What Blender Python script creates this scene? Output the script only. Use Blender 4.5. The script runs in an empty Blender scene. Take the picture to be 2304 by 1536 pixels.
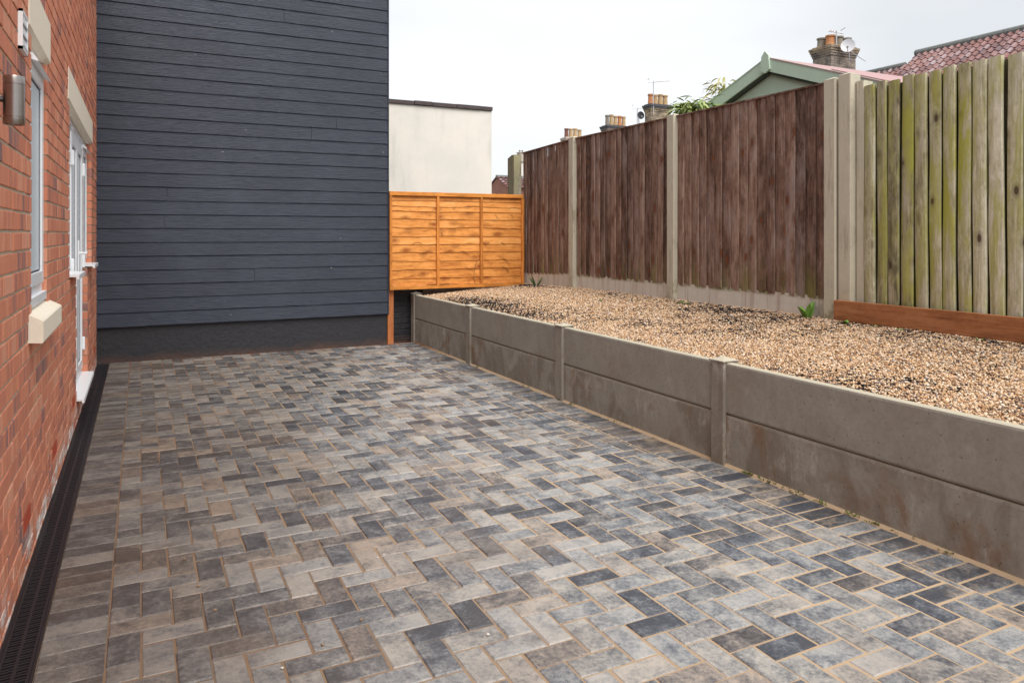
import bpy, bmesh, math, random
import numpy as np
from mathutils import Vector, noise as mnoise

random.seed(7)
rng = np.random.default_rng(7)
S = bpy.context.scene
R = math.radians

# ------------------------------------------------------------------ camera
YAW = math.atan(835 / 1670)
cam_data = bpy.data.cameras.new('camera')
cam_data.sensor_width = 36
cam_data.lens = 36 * 1670 / 2304
cam_data.shift_y = -241 / 2304
cam_data.clip_start = 0.05
cam_data.clip_end = 2000
cam = bpy.data.objects.new('camera', cam_data)
S.collection.objects.link(cam)
cam.location = (0, 0, 1.35)
cam.rotation_euler = (R(90), 0, -YAW)
S.camera = cam

# ------------------------------------------------------------------ sky, sun, exposure
SUN_EL, SUN_AZ = R(54), R(178)      # azimuth measured clockwise from +Y
world = bpy.data.worlds.new("World")
S.world = world
world.use_nodes = True
wn = world.node_tree
wn.nodes.clear()
wo = wn.nodes.new('ShaderNodeOutputWorld')
sky = wn.nodes.new('ShaderNodeTexSky')
sky.sky_type = 'NISHITA'
sky.sun_disc = False
sky.sun_elevation = SUN_EL
sky.sun_rotation = SUN_AZ
sky.air_density = 1.0
sky.dust_density = 4.0
bg1 = wn.nodes.new('ShaderNodeBackground')
bg1.inputs[1].default_value = 0.05
wn.links.new(sky.outputs[0], bg1.inputs[0])
tc = wn.nodes.new('ShaderNodeTexCoord')
mp = wn.nodes.new('ShaderNodeMapping')
mp.inputs['Scale'].default_value = (1, 1, 3.0)
wn.links.new(tc.outputs['Generated'], mp.inputs[0])
nz = wn.nodes.new('ShaderNodeTexNoise')
nz.inputs['Scale'].default_value = 1.6
nz.inputs['Detail'].default_value = 5
nz.inputs['Roughness'].default_value = 0.45
wn.links.new(mp.outputs[0], nz.inputs['Vector'])
cr = wn.nodes.new('ShaderNodeValToRGB')
cr.color_ramp.elements[0].position = 0.34
cr.color_ramp.elements[0].color = (0.73, 0.76, 0.795, 1)
cr.color_ramp.elements[1].position = 0.62
cr.color_ramp.elements[1].color = (0.93, 0.955, 0.98, 1)
wn.links.new(nz.outputs[0], cr.inputs[0])
bg2 = wn.nodes.new('ShaderNodeBackground')
bg2.inputs[1].default_value = 0.462
wn.links.new(cr.outputs[0], bg2.inputs[0])
ad = wn.nodes.new('ShaderNodeMixShader')
ad.inputs[0].default_value = 0.93
wn.links.new(bg1.outputs[0], ad.inputs[1])
wn.links.new(bg2.outputs[0], ad.inputs[2])
wn.links.new(ad.outputs[0], wo.inputs[0])

sun_d = bpy.data.lights.new('sun', 'SUN')
sun_d.energy = 1.5
sun_d.angle = R(45)
sun_d.color = (1.0, 0.95, 0.88)
sun = bpy.data.objects.new('sun', sun_d)
S.collection.objects.link(sun)
sd = Vector((math.sin(SUN_AZ) * math.cos(SUN_EL), math.cos(SUN_AZ) * math.cos(SUN_EL), math.sin(SUN_EL)))
sun.rotation_euler = sd.to_track_quat('Z', 'Y').to_euler()
S.view_settings.view_transform = 'Standard'
S.view_settings.look = 'None'
S.view_settings.exposure = 1.3
S.view_settings.gamma = 1
S.cycles.max_bounces = 6
S.cycles.diffuse_bounces = 4


# ------------------------------------------------------------------ node helper
class G:
    """small builder for node materials"""
    def __init__(s, name):
        s.m = bpy.data.materials.new(name)
        s.m.use_nodes = True
        s.t = s.m.node_tree
        s.t.nodes.clear()
        s.out = s.t.nodes.new('ShaderNodeOutputMaterial')
        s.p = s.t.nodes.new('ShaderNodeBsdfPrincipled')
        s.t.links.new(s.p.outputs[0], s.out.inputs[0])
        s.tcn = s.t.nodes.new('ShaderNodeTexCoord')

    def _in(s, sock, v):
        if hasattr(v, 'is_linked') or isinstance(v, bpy.types.NodeSocket):
            s.t.links.new(v, sock)
        elif v is not None:
            if isinstance(v, (tuple, list)) and len(v) == 3 and sock.type == 'RGBA':
                v = (*v, 1)
            sock.default_value = v

    def pos(s):
        g = s.t.nodes.new('ShaderNodeNewGeometry')
        return g.outputs['Position']

    def normal(s):
        return s.t.nodes.new('ShaderNodeNewGeometry').outputs['Normal']

    def attr(s, name='rnd'):
        a = s.t.nodes.new('ShaderNodeAttribute')
        a.attribute_name = name
        return a.outputs['Color']

    def sep(s, v):
        n = s.t.nodes.new('ShaderNodeSeparateXYZ')
        s._in(n.inputs[0], v)
        return n.outputs

    def comb(s, x, y, z):
        n = s.t.nodes.new('ShaderNodeCombineXYZ')
        for i, q in enumerate((x, y, z)):
            s._in(n.inputs[i], q)
        return n.outputs[0]

    def vm(s, op, a, b=None):
        n = s.t.nodes.new('ShaderNodeVectorMath')
        n.operation = op
        s._in(n.inputs[0], a)
        if op == 'SCALE':
            s._in(n.inputs['Scale'], b)
        elif b is not None:
            s._in(n.inputs[1], b)
        return n.outputs[0]

    def ma(s, op, a, b=None, clamp=False):
        n = s.t.nodes.new('ShaderNodeMath')
        n.operation = op
        n.use_clamp = clamp
        s._in(n.inputs[0], a)
        if b is not None:
            s._in(n.inputs[1], b)
        return n.outputs[0]

    def noise(s, v, scale, detail=4, rough=0.55, dist=0.0, color=False):
        n = s.t.nodes.new('ShaderNodeTexNoise')
        s._in(n.inputs['Vector'], v)
        n.inputs['Scale'].default_value = scale
        n.inputs['Detail'].default_value = detail
        n.inputs['Roughness'].default_value = rough
        n.inputs['Distortion'].default_value = dist
        return n.outputs[1 if color else 0]

    def voro(s, v, scale, feature='F1', out='Distance', rand=1.0):
        n = s.t.nodes.new('ShaderNodeTexVoronoi')
        n.feature = feature
        s._in(n.inputs['Vector'], v)
        n.inputs['Scale'].default_value = scale
        n.inputs['Randomness'].default_value = rand
        return n.outputs[out]

    def wave(s, v, scale, dist=2.0, detail=2, dscale=1.0, dirn='X'):
        n = s.t.nodes.new('ShaderNodeTexWave')
        n.bands_direction = dirn
        s._in(n.inputs['Vector'], v)
        n.inputs['Scale'].default_value = scale
        n.inputs['Distortion'].default_value = dist
        n.inputs['Detail'].default_value = detail
        n.inputs['Detail Scale'].default_value = dscale
        return n.outputs[1]

    def ramp(s, f, stops, interp='LINEAR'):
        n = s.t.nodes.new('ShaderNodeValToRGB')
        n.color_ramp.interpolation = interp
        el = n.color_ramp.elements
        while len(el) < len(stops):
            el.new(0.5)
        for e, (p, c) in zip(el, stops):
            e.position = p
            e.color = (*c, 1) if isinstance(c, tuple) else (c, c, c, 1)
        s._in(n.inputs[0], f)
        return n.outputs[0]

    def mix(s, f, a, b, mode='MIX'):
        n = s.t.nodes.new('ShaderNodeMix')
        n.data_type = 'RGBA'
        n.blend_type = mode
        s._in(n.inputs[0], f)
        s._in(n.inputs[6], a)
        s._in(n.inputs[7], b)
        return n.outputs[2]

    def bump(s, h, strength=0.3, dist=0.01):
        n = s.t.nodes.new('ShaderNodeBump')
        n.inputs['Strength'].default_value = strength
        n.inputs['Distance'].default_value = dist
        s._in(n.inputs['Height'], h)
        s.t.links.new(n.outputs[0], s.p.inputs['Normal'])

    def done(s, col=None, rough=0.7, metal=0.0, spec=0.5):
        s._in(s.p.inputs['Base Color'], col)
        s._in(s.p.inputs['Roughness'], rough)
        s.p.inputs['Metallic'].default_value = metal
        s.p.inputs['Specular IOR Level'].default_value = spec
        return s.m

    def smooth(s, v, lo, hi):
        n = s.t.nodes.new('ShaderNodeMapRange')
        n.interpolation_type = 'SMOOTHSTEP'
        s._in(n.inputs[0], v)
        n.inputs[1].default_value = lo
        n.inputs[2].default_value = hi
        return n.outputs[0]


M = {}


def plain(name, col, rough=0.6, metal=0.0, spec=0.5, nscale=30, amt=0.15, bump=0.1):
    g = G(name)
    n = g.noise(g.pos(), nscale, 5, 0.6)
    c = g.mix(n, tuple(x * (1 - amt) for x in col), tuple(min(1, x * (1 + amt)) for x in col))
    g.bump(n, bump, 0.002)
    M[name] = g.done(c, rough, metal, spec)
    return M[name]


# ---- paving blocks
g = G('paving_block')
at = g.attr()
r_ = g.sep(at)
off = g.vm('SCALE', at, 37.0)
P = g.vm('ADD', g.pos(), off)
big = g.noise(P, 9, 4, 0.6, 0.4)
fine = g.noise(P, 60, 6, 0.8)
grit = g.noise(g.pos(), 380, 2, 0.6)
t = g.ma('ADD', g.ma('MULTIPLY', g.ma('SUBTRACT', big, 0.5), 1.5), g.ma('MULTIPLY', r_[0], 0.93))
t = g.ma('ADD', t, g.ma('MULTIPLY', g.ma('SUBTRACT', fine, 0.5), 1.75))
c = g.ramp(t, [(0.05, (0.060, 0.064, 0.076)), (0.28, (0.122, 0.129, 0.145)), (0.46, (0.212, 0.214, 0.218)),
               (0.68, (0.335, 0.328, 0.315)), (0.95, (0.46, 0.43, 0.39))])
warm = g.mix(g.ma('MULTIPLY', g.smooth(r_[1], 0.4, 0.9), 0.75), c, (1.0, 0.84, 0.73), 'MULTIPLY')
c = g.mix(g.smooth(r_[2], 0.25, 0.75), g.mix(1.0, c, (0.94, 0.985, 1.045), 'MULTIPLY'), warm)
c = g.mix(g.ma('MULTIPLY', g.smooth(grit, 0.45, 0.7), 0.5), c, g.mix(1.0, c, (0.45, 0.45, 0.47), 'MULTIPLY'))
# a film of brown jointing sand left on the surface in places
film = g.smooth(g.noise(g.pos(), 1.1, 4, 0.6), 0.50, 0.72)
sx = g.sep(g.pos())
leftness = g.smooth(sx[0], 1.6, -0.3)
film = g.ma('MULTIPLY', g.ma('ADD', film, g.ma('MULTIPLY', leftness, 0.75)), g.ma('ADD', g.ma('MULTIPLY', fine, 0.5), 0.12), True)
c = g.mix(film, c, (0.235, 0.175, 0.13))
edge = g.ma('MULTIPLY', g.smooth(sx[0], 2.45, 3.0), g.smooth(g.noise(g.pos(), 5.5, 6, 0.75), 0.50, 0.66))
c = g.mix(g.ma('MULTIPLY', edge, 0.55), c, (0.50, 0.39, 0.27))
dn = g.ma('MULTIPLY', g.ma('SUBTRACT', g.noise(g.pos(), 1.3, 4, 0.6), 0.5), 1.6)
darker = g.smooth(g.ma('ADD', g.ma('ADD', g.ma('MULTIPLY', sx[0], -1.0), g.ma('MULTIPLY', sx[1], 0.30)), dn), -0.5, 0.9)  # darker brown towards the left and the far end, broken up by noise
c = g.mix(g.ma('MULTIPLY', darker, 0.66), c, g.mix(1.0, c, (0.47, 0.40, 0.345), 'MULTIPLY'))
g.bump(g.ma('ADD', g.ma('MULTIPLY', fine, 0.6), grit), 0.35, 0.002)
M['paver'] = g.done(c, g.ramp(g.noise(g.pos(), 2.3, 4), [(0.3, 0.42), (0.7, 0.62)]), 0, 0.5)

# ---- jointing sand
g = G('jointing_sand')
sx = g.sep(g.pos())
n1 = g.noise(g.pos(), 2.5, 4, 0.6)
n2 = g.noise(g.pos(), 350, 3, 0.7)
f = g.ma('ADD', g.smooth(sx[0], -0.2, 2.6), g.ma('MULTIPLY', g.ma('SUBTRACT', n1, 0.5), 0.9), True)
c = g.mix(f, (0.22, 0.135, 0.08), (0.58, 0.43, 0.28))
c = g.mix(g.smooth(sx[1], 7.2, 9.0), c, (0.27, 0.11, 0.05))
c = g.mix(g.ma('MULTIPLY', n2, 0.6), c, g.mix(1.0, c, (0.45, 0.42, 0.4), 'MULTIPLY'))
g.bump(n2, 0.5, 0.003)
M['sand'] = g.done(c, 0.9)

# ---- house brick
g = G('red_brick')
at = g.attr()
r_ = g.sep(at)
P = g.vm('ADD', g.pos(), g.vm('SCALE', at, 23.0))
Pb = g.vm('MULTIPLY', P, (0.6, 1.0, 0.13))
band = g.noise(Pb, 17, 2, 0.5)
fine = g.noise(P, 60, 5, 0.7)
grit = g.noise(P, 300, 3, 0.6)
t = g.ma('ADD', g.ma('MULTIPLY', g.ma('SUBTRACT', band, 0.5), 1.6), r_[0])
t = g.ma('ADD', t, g.ma('MULTIPLY', g.ma('SUBTRACT', fine, 0.5), 0.35))
c = g.ramp(t, [(0.0, (0.27, 0.16, 0.15)), (0.14, (0.43, 0.20, 0.165)), (0.34, (0.62, 0.23, 0.145)), (0.72, (0.70, 0.27, 0.16)), (1.0, (0.75, 0.36, 0.24))])
c = g.mix(g.ma('MULTIPLY', grit, 0.3), c, g.mix(1.0, c, (0.55, 0.5, 0.5), 'MULTIPLY'))
sx = g.sep(g.pos())
salt = g.ma('MULTIPLY', g.smooth(sx[2], 0.17, 0.03), g.smooth(g.noise(g.vm('MULTIPLY', g.pos(), (1, 0.6, 1.6)), 8, 5, 0.7), 0.46, 0.60))
c = g.mix(salt, c, (0.80, 0.74, 0.70))
g.bump(g.ma('ADD', fine, g.ma('MULTIPLY', grit, 0.6)), 0.45, 0.003)
M['brick'] = g.done(c, 0.85, 0, 0.3)

g = G('mortar')
n = g.noise(g.pos(), 260, 3, 0.7)
n1 = g.noise(g.pos(), 4, 3, 0.6)
c = g.mix(n1, (0.54, 0.44, 0.32), (0.70, 0.60, 0.47))
c = g.mix(g.ma('MULTIPLY', n, 0.5), c, (0.22, 0.16, 0.11))
g.bump(n, 0.6, 0.004)
M['mortar'] = g.done(c, 0.95, 0, 0.2)

# ---- black cladding with embossed cedar grain
g = G('black_weatherboard')
at = g.attr()
r_ = g.sep(at)
P = g.vm('ADD', g.pos(), g.vm('SCALE', at, 31.0))
grain = g.noise(g.vm('MULTIPLY', P, (1.6, 1, 26)), 6.0, 6, 0.72, 0.9)
cath = g.wave(g.vm('MULTIPLY', P, (0.8, 1, 9)), 3.2, 5.5, 3, 1.2, 'Z')
dust = g.smooth(g.noise(g.pos(), 1.4, 5, 0.6), 0.42, 0.75)
c = g.mix(grain, (0.012, 0.017, 0.030), (0.026, 0.035, 0.062))
c = g.mix(g.ma('MULTIPLY', dust, 0.35), c, (0.040, 0.052, 0.083))
c = g.mix(g.ma('MULTIPLY', r_[0], 0.35), c, g.mix(1.0, c, (1.5, 1.5, 1.5), 'MULTIPLY'))
chip = g.smooth(g.voro(g.vm('MULTIPLY', g.pos(), (1, 1, 1.6)), 3.1), 0.045, 0.02)
c = g.mix(g.ma('MULTIPLY', chip, 0.5), c, (0.4, 0.4, 0.42))
g.bump(g.ma('ADD', grain, g.ma('MULTIPLY', cath, 0.55)), 0.75, 0.004)
M['clad'] = g.done(c, g.ramp(grain, [(0.3, 0.40), (0.7, 0.58)]), 0, 0.42)

# ---- black painted plinth, brown splash at its foot
g = G('black_render')
n = g.noise(g.pos(), 22, 6, 0.7)
n2 = g.noise(g.pos(), 3, 3, 0.6)
sx = g.sep(g.pos())
splash = g.ma('MULTIPLY', g.smooth(g.ma('ADD', sx[2], g.ma('MULTIPLY', n2, 0.16)), 0.19, 0.03), 0.55)
c = g.mix(n, (0.014, 0.015, 0.02), (0.032, 0.033, 0.04))
c = g.mix(splash, c, (0.13, 0.062, 0.036))
g.bump(n, 0.7, 0.012)
M['plinth'] = g.done(c, 0.55)

# ---- retaining wall concrete
def concrete(name, a, b, stain=0.0, wet=True):
    g = G(name)
    at = g.attr()
    r_ = g.sep(at)
    P = g.vm('ADD', g.pos(), g.vm('SCALE', at, 11.0))
    n = g.noise(P, 5, 6, 0.65, 0.3)
    n3 = g.noise(P, 180, 4, 0.7)
    c = g.mix(n, a, b)
    # run-off marks and damp patches
    drip = g.noise(g.vm('MULTIPLY', P, (1, 1.7, 1.1)), 2.2, 6, 0.62, 0.9)
    darker = g.ma('MULTIPLY', g.smooth(drip, 0.44, 0.60), r_[1])
    c = g.mix(g.ma('MULTIPLY', darker, 0.55), c, (0.18, 0.145, 0.108))
    rust = g.ma('MULTIPLY', g.smooth(g.noise(g.vm('MULTIPLY', P, (1, 1.4, 1)), 1.7, 5, 0.7, 0.4), 0.50, 0.68), stain)
    c = g.mix(g.ma('MULTIPLY', rust, r_[1]), c, (0.24, 0.14, 0.08))
    lime = g.ma('MULTIPLY', g.smooth(g.noise(g.vm('MULTIPLY', P, (1, 1.6, 0.8)), 3.6, 7, 0.75), 0.52, 0.70), g.ma('ADD', g.ma('MULTIPLY', r_[1], 0.72), 0.08))
    c = g.mix(lime, c, (0.52, 0.50, 0.46))
    md = g.noise(P, 45, 5, 0.75)
    c = g.mix(g.ma('MULTIPLY', g.smooth(md, 0.4, 0.7), 0.30), c, g.mix(1.0, c, (0.6, 0.58, 0.55), 'MULTIPLY'))
    pit = g.smooth(g.voro(P, 26), 0.15, 0.07)
    c = g.mix(g.ma('MULTIPLY', pit, 0.5), c, (0.07, 0.06, 0.05))
    up = g.smooth(g.sep(g.normal())[2], 0.35, 0.8)
    c = g.mix(up, c, g.mix(n3, (0.38, 0.35, 0.27), (0.60, 0.56, 0.45)))
    g.bump(g.ma('ADD', n3, g.ma('MULTIPLY', n, 1.5)), 0.35, 0.004)
    M[name] = g.done(c, 0.8, 0, 0.35)
    return M[name]


concrete('board_concrete', (0.24, 0.23, 0.20), (0.43, 0.41, 0.365), 0.75)
concrete('post_concrete', (0.24, 0.218, 0.185), (0.38, 0.352, 0.305), 0.3)

g = G('fence_post_concrete')
n = g.noise(g.pos(), 7, 6, 0.7)
n3 = g.noise(g.pos(), 150, 4, 0.7)
c = g.mix(n, (0.47, 0.44, 0.35), (0.64, 0.605, 0.50))
sx = g.sep(g.pos())
c = g.mix(g.ma('MULTIPLY', g.smooth(g.noise(g.vm('MULTIPLY', g.pos(), (1, 6, 0.8)), 2.6, 5, 0.7), 0.52, 0.72), 0.55), c, (0.21, 0.17, 0.11))
c = g.mix(g.ma('MULTIPLY', g.smooth(sx[2], 1.05, 0.7), g.smooth(n, 0.45, 0.65)), c, (0.23, 0.22, 0.12))
pit = g.smooth(g.voro(g.pos(), 40), 0.16, 0.07)
c = g.mix(g.ma('MULTIPLY', pit, 0.4), c, (0.14, 0.12, 0.1))
g.bump(n3, 0.4, 0.003)
M['fpost'] = g.done(c, 0.85, 0, 0.3)

g = G('gravel_board_concrete')
n = g.noise(g.pos(), 9, 6, 0.7)
n3 = g.noise(g.pos(), 150, 4, 0.7)
c = g.mix(n, (0.58, 0.55, 0.49), (0.76, 0.73, 0.67))
dr = g.smooth(g.noise(g.vm('MULTIPLY', g.pos(), (1, 9, 0.5)), 1.6, 4, 0.7), 0.48, 0.70)
c = g.mix(g.ma('MULTIPLY', dr, 0.5), c, (0.36, 0.25, 0.17))
sx = g.sep(g.pos())
c = g.mix(g.ma('MULTIPLY', g.smooth(sx[2], 0.835, 0.875), g.smooth(n, 0.4, 0.6)), c, (0.20, 0.21, 0.09))
g.bump(n3, 0.4, 0.004)
M['gboard'] = g.done(c, 0.85, 0, 0.3)


# ---- timbers
def wood(name, dark, mid, light, knot, vertical='Z', algae=None, rough=0.75, knotscale=5.0, grey=None, bump=0.5, algae_z=(1.4, 0.7), knotthr=0.12, rv=0.42):
    g = G(name)
    at = g.attr()
    r_ = g.sep(at)
    P = g.vm('ADD', g.pos(), g.vm('SCALE', at, 19.0))
    st = {'Z': (1, 1, 0.055), 'X': (0.055, 1, 1), 'Y': (1, 0.055, 1)}[vertical]
    ks = {'Z': (1, 1.15, 0.62), 'X': (0.62, 1.0, 1.15), 'Y': (1, 0.62, 1.15)}[vertical]
    kd = g.voro(g.vm('MULTIPLY', P, ks), knotscale)
    ring = g.smooth(kd, 0.45, 0.0)
    warp = g.vm('ADD', P, g.vm('SCALE', g.comb(ring, ring, ring), 0.06))
    gr = g.noise(g.vm('MULTIPLY', warp, st), 95, 5, 0.65, 0.35)
    gr2 = g.noise(g.vm('MULTIPLY', P, st), 34, 5, 0.7, 0.5)
    gr2 = g.ma('ADD', g.ma('MULTIPLY', g.ma('SUBTRACT', gr2, 0.5), 1.7), 0.5)
    blot = g.noise(g.vm('MULTIPLY', P, tuple(0.45 if q < 1 else 1.0 for q in st)), 24, 4, 0.7, 0.8)
    bl = g.noise(g.vm('MULTIPLY', P, tuple(0.3 if q < 1 else 1.0 for q in st)), 8, 4, 0.65)
    f = g.ma('ADD', g.ma('MULTIPLY', gr, 0.5), g.ma('MULTIPLY', gr2, 0.35))
    f = g.ma('ADD', f, g.ma('MULTIPLY', g.ma('SUBTRACT', r_[0], 0.5), rv))
    f = g.ma('ADD', f, g.ma('MULTIPLY', g.ma('SUBTRACT', bl, 0.5), 0.75))
    f = g.ma('ADD', f, g.ma('MULTIPLY', g.ma('SUBTRACT', blot, 0.5), 0.55))
    c = g.ramp(f, [(0.16, dark), (0.44, mid), (0.80, light)])
    if grey:
        c = g.mix(g.ma('MULTIPLY', g.smooth(bl, 0.45, 0.72), g.ma('ADD', g.ma('MULTIPLY', r_[1], 0.7), 0.15)), c, grey)
    if algae:
        sx = g.sep(g.pos())
        an = g.smooth(g.noise(g.vm('MULTIPLY', P, (1, 1, 0.2)), 7, 5, 0.7, 0.3), 0.42, 0.62)
        if algae_z:
            an = g.ma('MULTIPLY', an, g.ma('MULTIPLY', g.smooth(sx[2], *algae_z), g.smooth(r_[2], 0.3, 0.9)))
        else:
            an = g.ma('MULTIPLY', an, g.ma('ADD', g.ma('MULTIPLY', r_[2], 0.6), 0.6), True)
        c = g.mix(an, c, algae)
    halo = g.smooth(kd, knotthr * 2.0, knotthr)
    c = g.mix(g.ma('MULTIPLY', halo, 0.5), c, g.mix(1.0, c, (0.42, 0.38, 0.38), 'MULTIPLY'))
    kk = g.smooth(kd, knotthr, knotthr * 0.6)
    c = g.mix(g.ma('MULTIPLY', kk, 0.9), c, knot)
    g.bump(g.ma('SUBTRACT', g.ma('ADD', gr, g.ma('MULTIPLY', gr2, 0.5)), kk), bump, 0.003)
    M[name] = g.done(c, rough, 0, 0.3)
    return M[name]


wood('brown_board', (0.060, 0.034, 0.025), (0.225, 0.134, 0.10), (0.50, 0.36, 0.29), (0.17, 0.06, 0.025), 'Z',
     algae=(0.20, 0.19, 0.06), grey=(0.30, 0.25, 0.24), knotscale=6.5, knotthr=0.21, rv=0.34, algae_z=(1.25, 0.8))
wood('green_board', (0.15, 0.13, 0.08), (0.42, 0.40, 0.25), (0.82, 0.81, 0.66), (0.08, 0.055, 0.035), 'Z',
     algae=(0.42, 0.43, 0.09), grey=(0.50, 0.45, 0.43), knotscale=5.0, algae_z=None, knotthr=0.10, bump=0.7, rv=0.5)
wood('dark_backing', (0.03, 0.028, 0.015), (0.07, 0.065, 0.033), (0.12, 0.115, 0.06), (0.03, 0.03, 0.02), 'Z')
wood('orange_slat', (0.42, 0.14, 0.025), (0.76, 0.315, 0.075), (0.90, 0.50, 0.19), (0.34, 0.09, 0.015), 'X',
     rough=0.6, knotscale=5.2, knotthr=0.16, bump=0.3)
wood('orange_batten', (0.45, 0.16, 0.03), (0.72, 0.27, 0.055), (0.85, 0.38, 0.10), (0.25, 0.06, 0.012), 'Z', rough=0.6, bump=0.25)
wood('orange_rail', (0.46, 0.17, 0.03), (0.76, 0.30, 0.06), (0.88, 0.42, 0.12), (0.25, 0.06, 0.012), 'X', rough=0.6, bump=0.25)
wood('red_post', (0.17, 0.048, 0.018), (0.34, 0.105, 0.035), (0.48, 0.18, 0.065), (0.06, 0.02, 0.01), 'Z', rough=0.65)
wood('sleeper', (0.20, 0.075, 0.030), (0.38, 0.155, 0.065), (0.52, 0.25, 0.12), (0.05, 0.018, 0.01), 'Y', rough=0.6, knotscale=2.6, knotthr=0.06)
wood('old_post', (0.16, 0.14, 0.10), (0.36, 0.33, 0.25), (0.52, 0.48, 0.38), (0.03, 0.025, 0.02), 'Z', algae=(0.34, 0.32, 0.19), algae_z=None, rough=0.9)

# ---- gravel
g = G('gravel_pebble')
at = g.attr()
r_ = g.sep(at)
n = g.noise(g.pos(), 160, 3, 0.6)
t = g.ma('ADD', r_[0], g.ma('MULTIPLY', g.ma('SUBTRACT', n, 0.5), 0.25))
c = g.ramp(t, [(0.0, (0.20, 0.13, 0.10)), (0.12, (0.32, 0.18, 0.10)), (0.24, (0.47, 0.265, 0.135)), (0.44, (0.61, 0.385, 0.20)),
               (0.64, (0.69, 0.50, 0.31)), (0.86, (0.76, 0.60, 0.44)), (1.0, (0.82, 0.74, 0.64))])
c = g.mix(g.smooth(r_[1], 0.86, 0.95), c, (0.20, 0.17, 0.165))
M['pebble'] = g.done(c, 0.55, 0, 0.4)
g = G('gravel_bed')
vc = g.voro(g.pos(), 95, out='Color')
vd = g.voro(g.pos(), 95)
r_ = g.sep(vc)
c = g.ramp(r_[0], [(0.0, (0.07, 0.045, 0.035)), (0.3, (0.38, 0.20, 0.09)), (0.6, (0.52, 0.33, 0.18)), (1.0, (0.62, 0.52, 0.40))])
c = g.mix(g.smooth(vd, 0.4, 0.75), c, (0.20, 0.13, 0.085))
g.bump(g.ma('SUBTRACT', 1.0, vd), 1.0, 0.01)
M['gravelbed'] = g.done(c, 0.8)

# ---- white render wall
g = G('white_render')
n = g.noise(g.pos(), 1.6, 6, 0.6)
dr = g.noise(g.vm('MULTIPLY', g.pos(), (3, 1, 0.7)), 1.2, 6, 0.7)
c = g.mix(g.smooth(n, 0.35, 0.7), (0.80, 0.765, 0.71), (0.73, 0.705, 0.665))
c = g.mix(g.ma('MULTIPLY', g.smooth(dr, 0.48, 0.75), 0.45), c, (0.55, 0.54, 0.51))
g.bump(g.noise(g.pos(), 30, 4, 0.7), 0.2, 0.01)
M['render'] = g.done(c, 0.9, 0, 0.2)

plain('coping_slate', (0.075, 0.058, 0.06), 0.8, nscale=12, amt=0.5, bump=0.5)
plain('cast_stone', (0.86, 0.785, 0.65), 0.8, nscale=60, amt=0.10, bump=0.15)
plain('white_upvc', (0.90, 0.92, 0.95), 0.28, nscale=4, amt=0.03, bump=0.0)
plain('gasket_rubber', (0.02, 0.018, 0.05), 0.5, bump=0)
plain('drain_plastic', (0.014, 0.014, 0.018), 0.42, nscale=60, amt=0.5, bump=0.1)
plain('drain_frame_grit', (0.045, 0.036, 0.035), 0.75, nscale=90, amt=0.6, bump=0.3)
plain('black_plastic', (0.016, 0.016, 0.022), 0.4, nscale=40, amt=0.3, bump=0.1)
plain('steel_bracket', (0.10, 0.10, 0.11), 0.35, 0.8, bump=0)
plain('terracotta', (0.42, 0.075, 0.035), 0.75, nscale=80, amt=0.25)
plain('green_paint', (0.52, 0.66, 0.54), 0.6, nscale=6, amt=0.12, bump=0.1)
plain('green_shade', (0.055, 0.07, 0.055), 0.7)  # painted shade for the gable board gaps and behind the bargeboards
plain('pink_felt', (0.42, 0.27, 0.27), 0.8, nscale=50, amt=0.15)
plain('brown_soffit', (0.13, 0.065, 0.06), 0.8, nscale=8, amt=0.3)
plain('ridge_tile_grey', (0.17, 0.18, 0.175), 0.8, nscale=9, amt=0.35)
plain('dark_window_glass', (0.02, 0.03, 0.045), 0.08)
plain('galvanised', (0.50, 0.50, 0.52), 0.4, 0.6)
plain('dish_grey', (0.60, 0.60, 0.64), 0.5, nscale=10, amt=0.08)
plain('pot_buff', (0.47, 0.33, 0.18), 0.85, nscale=7, amt=0.35)
plain('pot_orange', (0.50, 0.22, 0.10), 0.85, nscale=7, amt=0.35)
plain('pot_grey', (0.24, 0.21, 0.17), 0.85, nscale=7, amt=0.4)
plain('pot_dark', (0.19, 0.085, 0.06), 0.85, nscale=7, amt=0.4)
plain('lead_cream', (0.50, 0.44, 0.38), 0.8, nscale=9, amt=0.3)
plain('stone_dark', (0.085, 0.085, 0.095), 0.85, nscale=7, amt=0.5)
plain('earth', (0.12, 0.10, 0.065), 0.95, nscale=3, amt=0.4, bump=0.6)
plain('stray_stone', (0.24, 0.16, 0.10), 0.8, nscale=90, amt=0.4)
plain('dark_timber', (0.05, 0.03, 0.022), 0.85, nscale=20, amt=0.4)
plain('mark_brown', (0.10, 0.04, 0.02), 0.8)
plain('pale_stone', (0.60, 0.58, 0.54), 0.8, nscale=90, amt=0.1)

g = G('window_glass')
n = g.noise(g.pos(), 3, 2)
M['glass'] = g.done(g.mix(n, (0.66, 0.77, 0.84), (0.76, 0.84, 0.88)), 0.25, 0, 0.15)  # pale base colour stands in for bright reflections on the panes

g = G('brushed_steel')
P = g.vm('MULTIPLY', g.pos(), (8, 8, 900))
n = g.noise(P, 1, 3, 0.6)
g.bump(n, 0.08, 0.001)
M['steel'] = g.done(g.mix(n, (0.30, 0.27, 0.255), (0.42, 0.38, 0.36)), 0.30, 1.0)


def leafmat(name, a, b):
    g = G(name)
    at = g.attr()
    r_ = g.sep(at)
    n = g.noise(g.pos(), 14, 3)
    c = g.mix(g.ma('ADD', g.ma('MULTIPLY', r_[0], 0.7), g.ma('MULTIPLY', n, 0.3)), a, b)
    g.p.inputs['Transmission Weight'].default_value = 0.0
    M[name] = g.done(c, 0.5, 0, 0.4)


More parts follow.
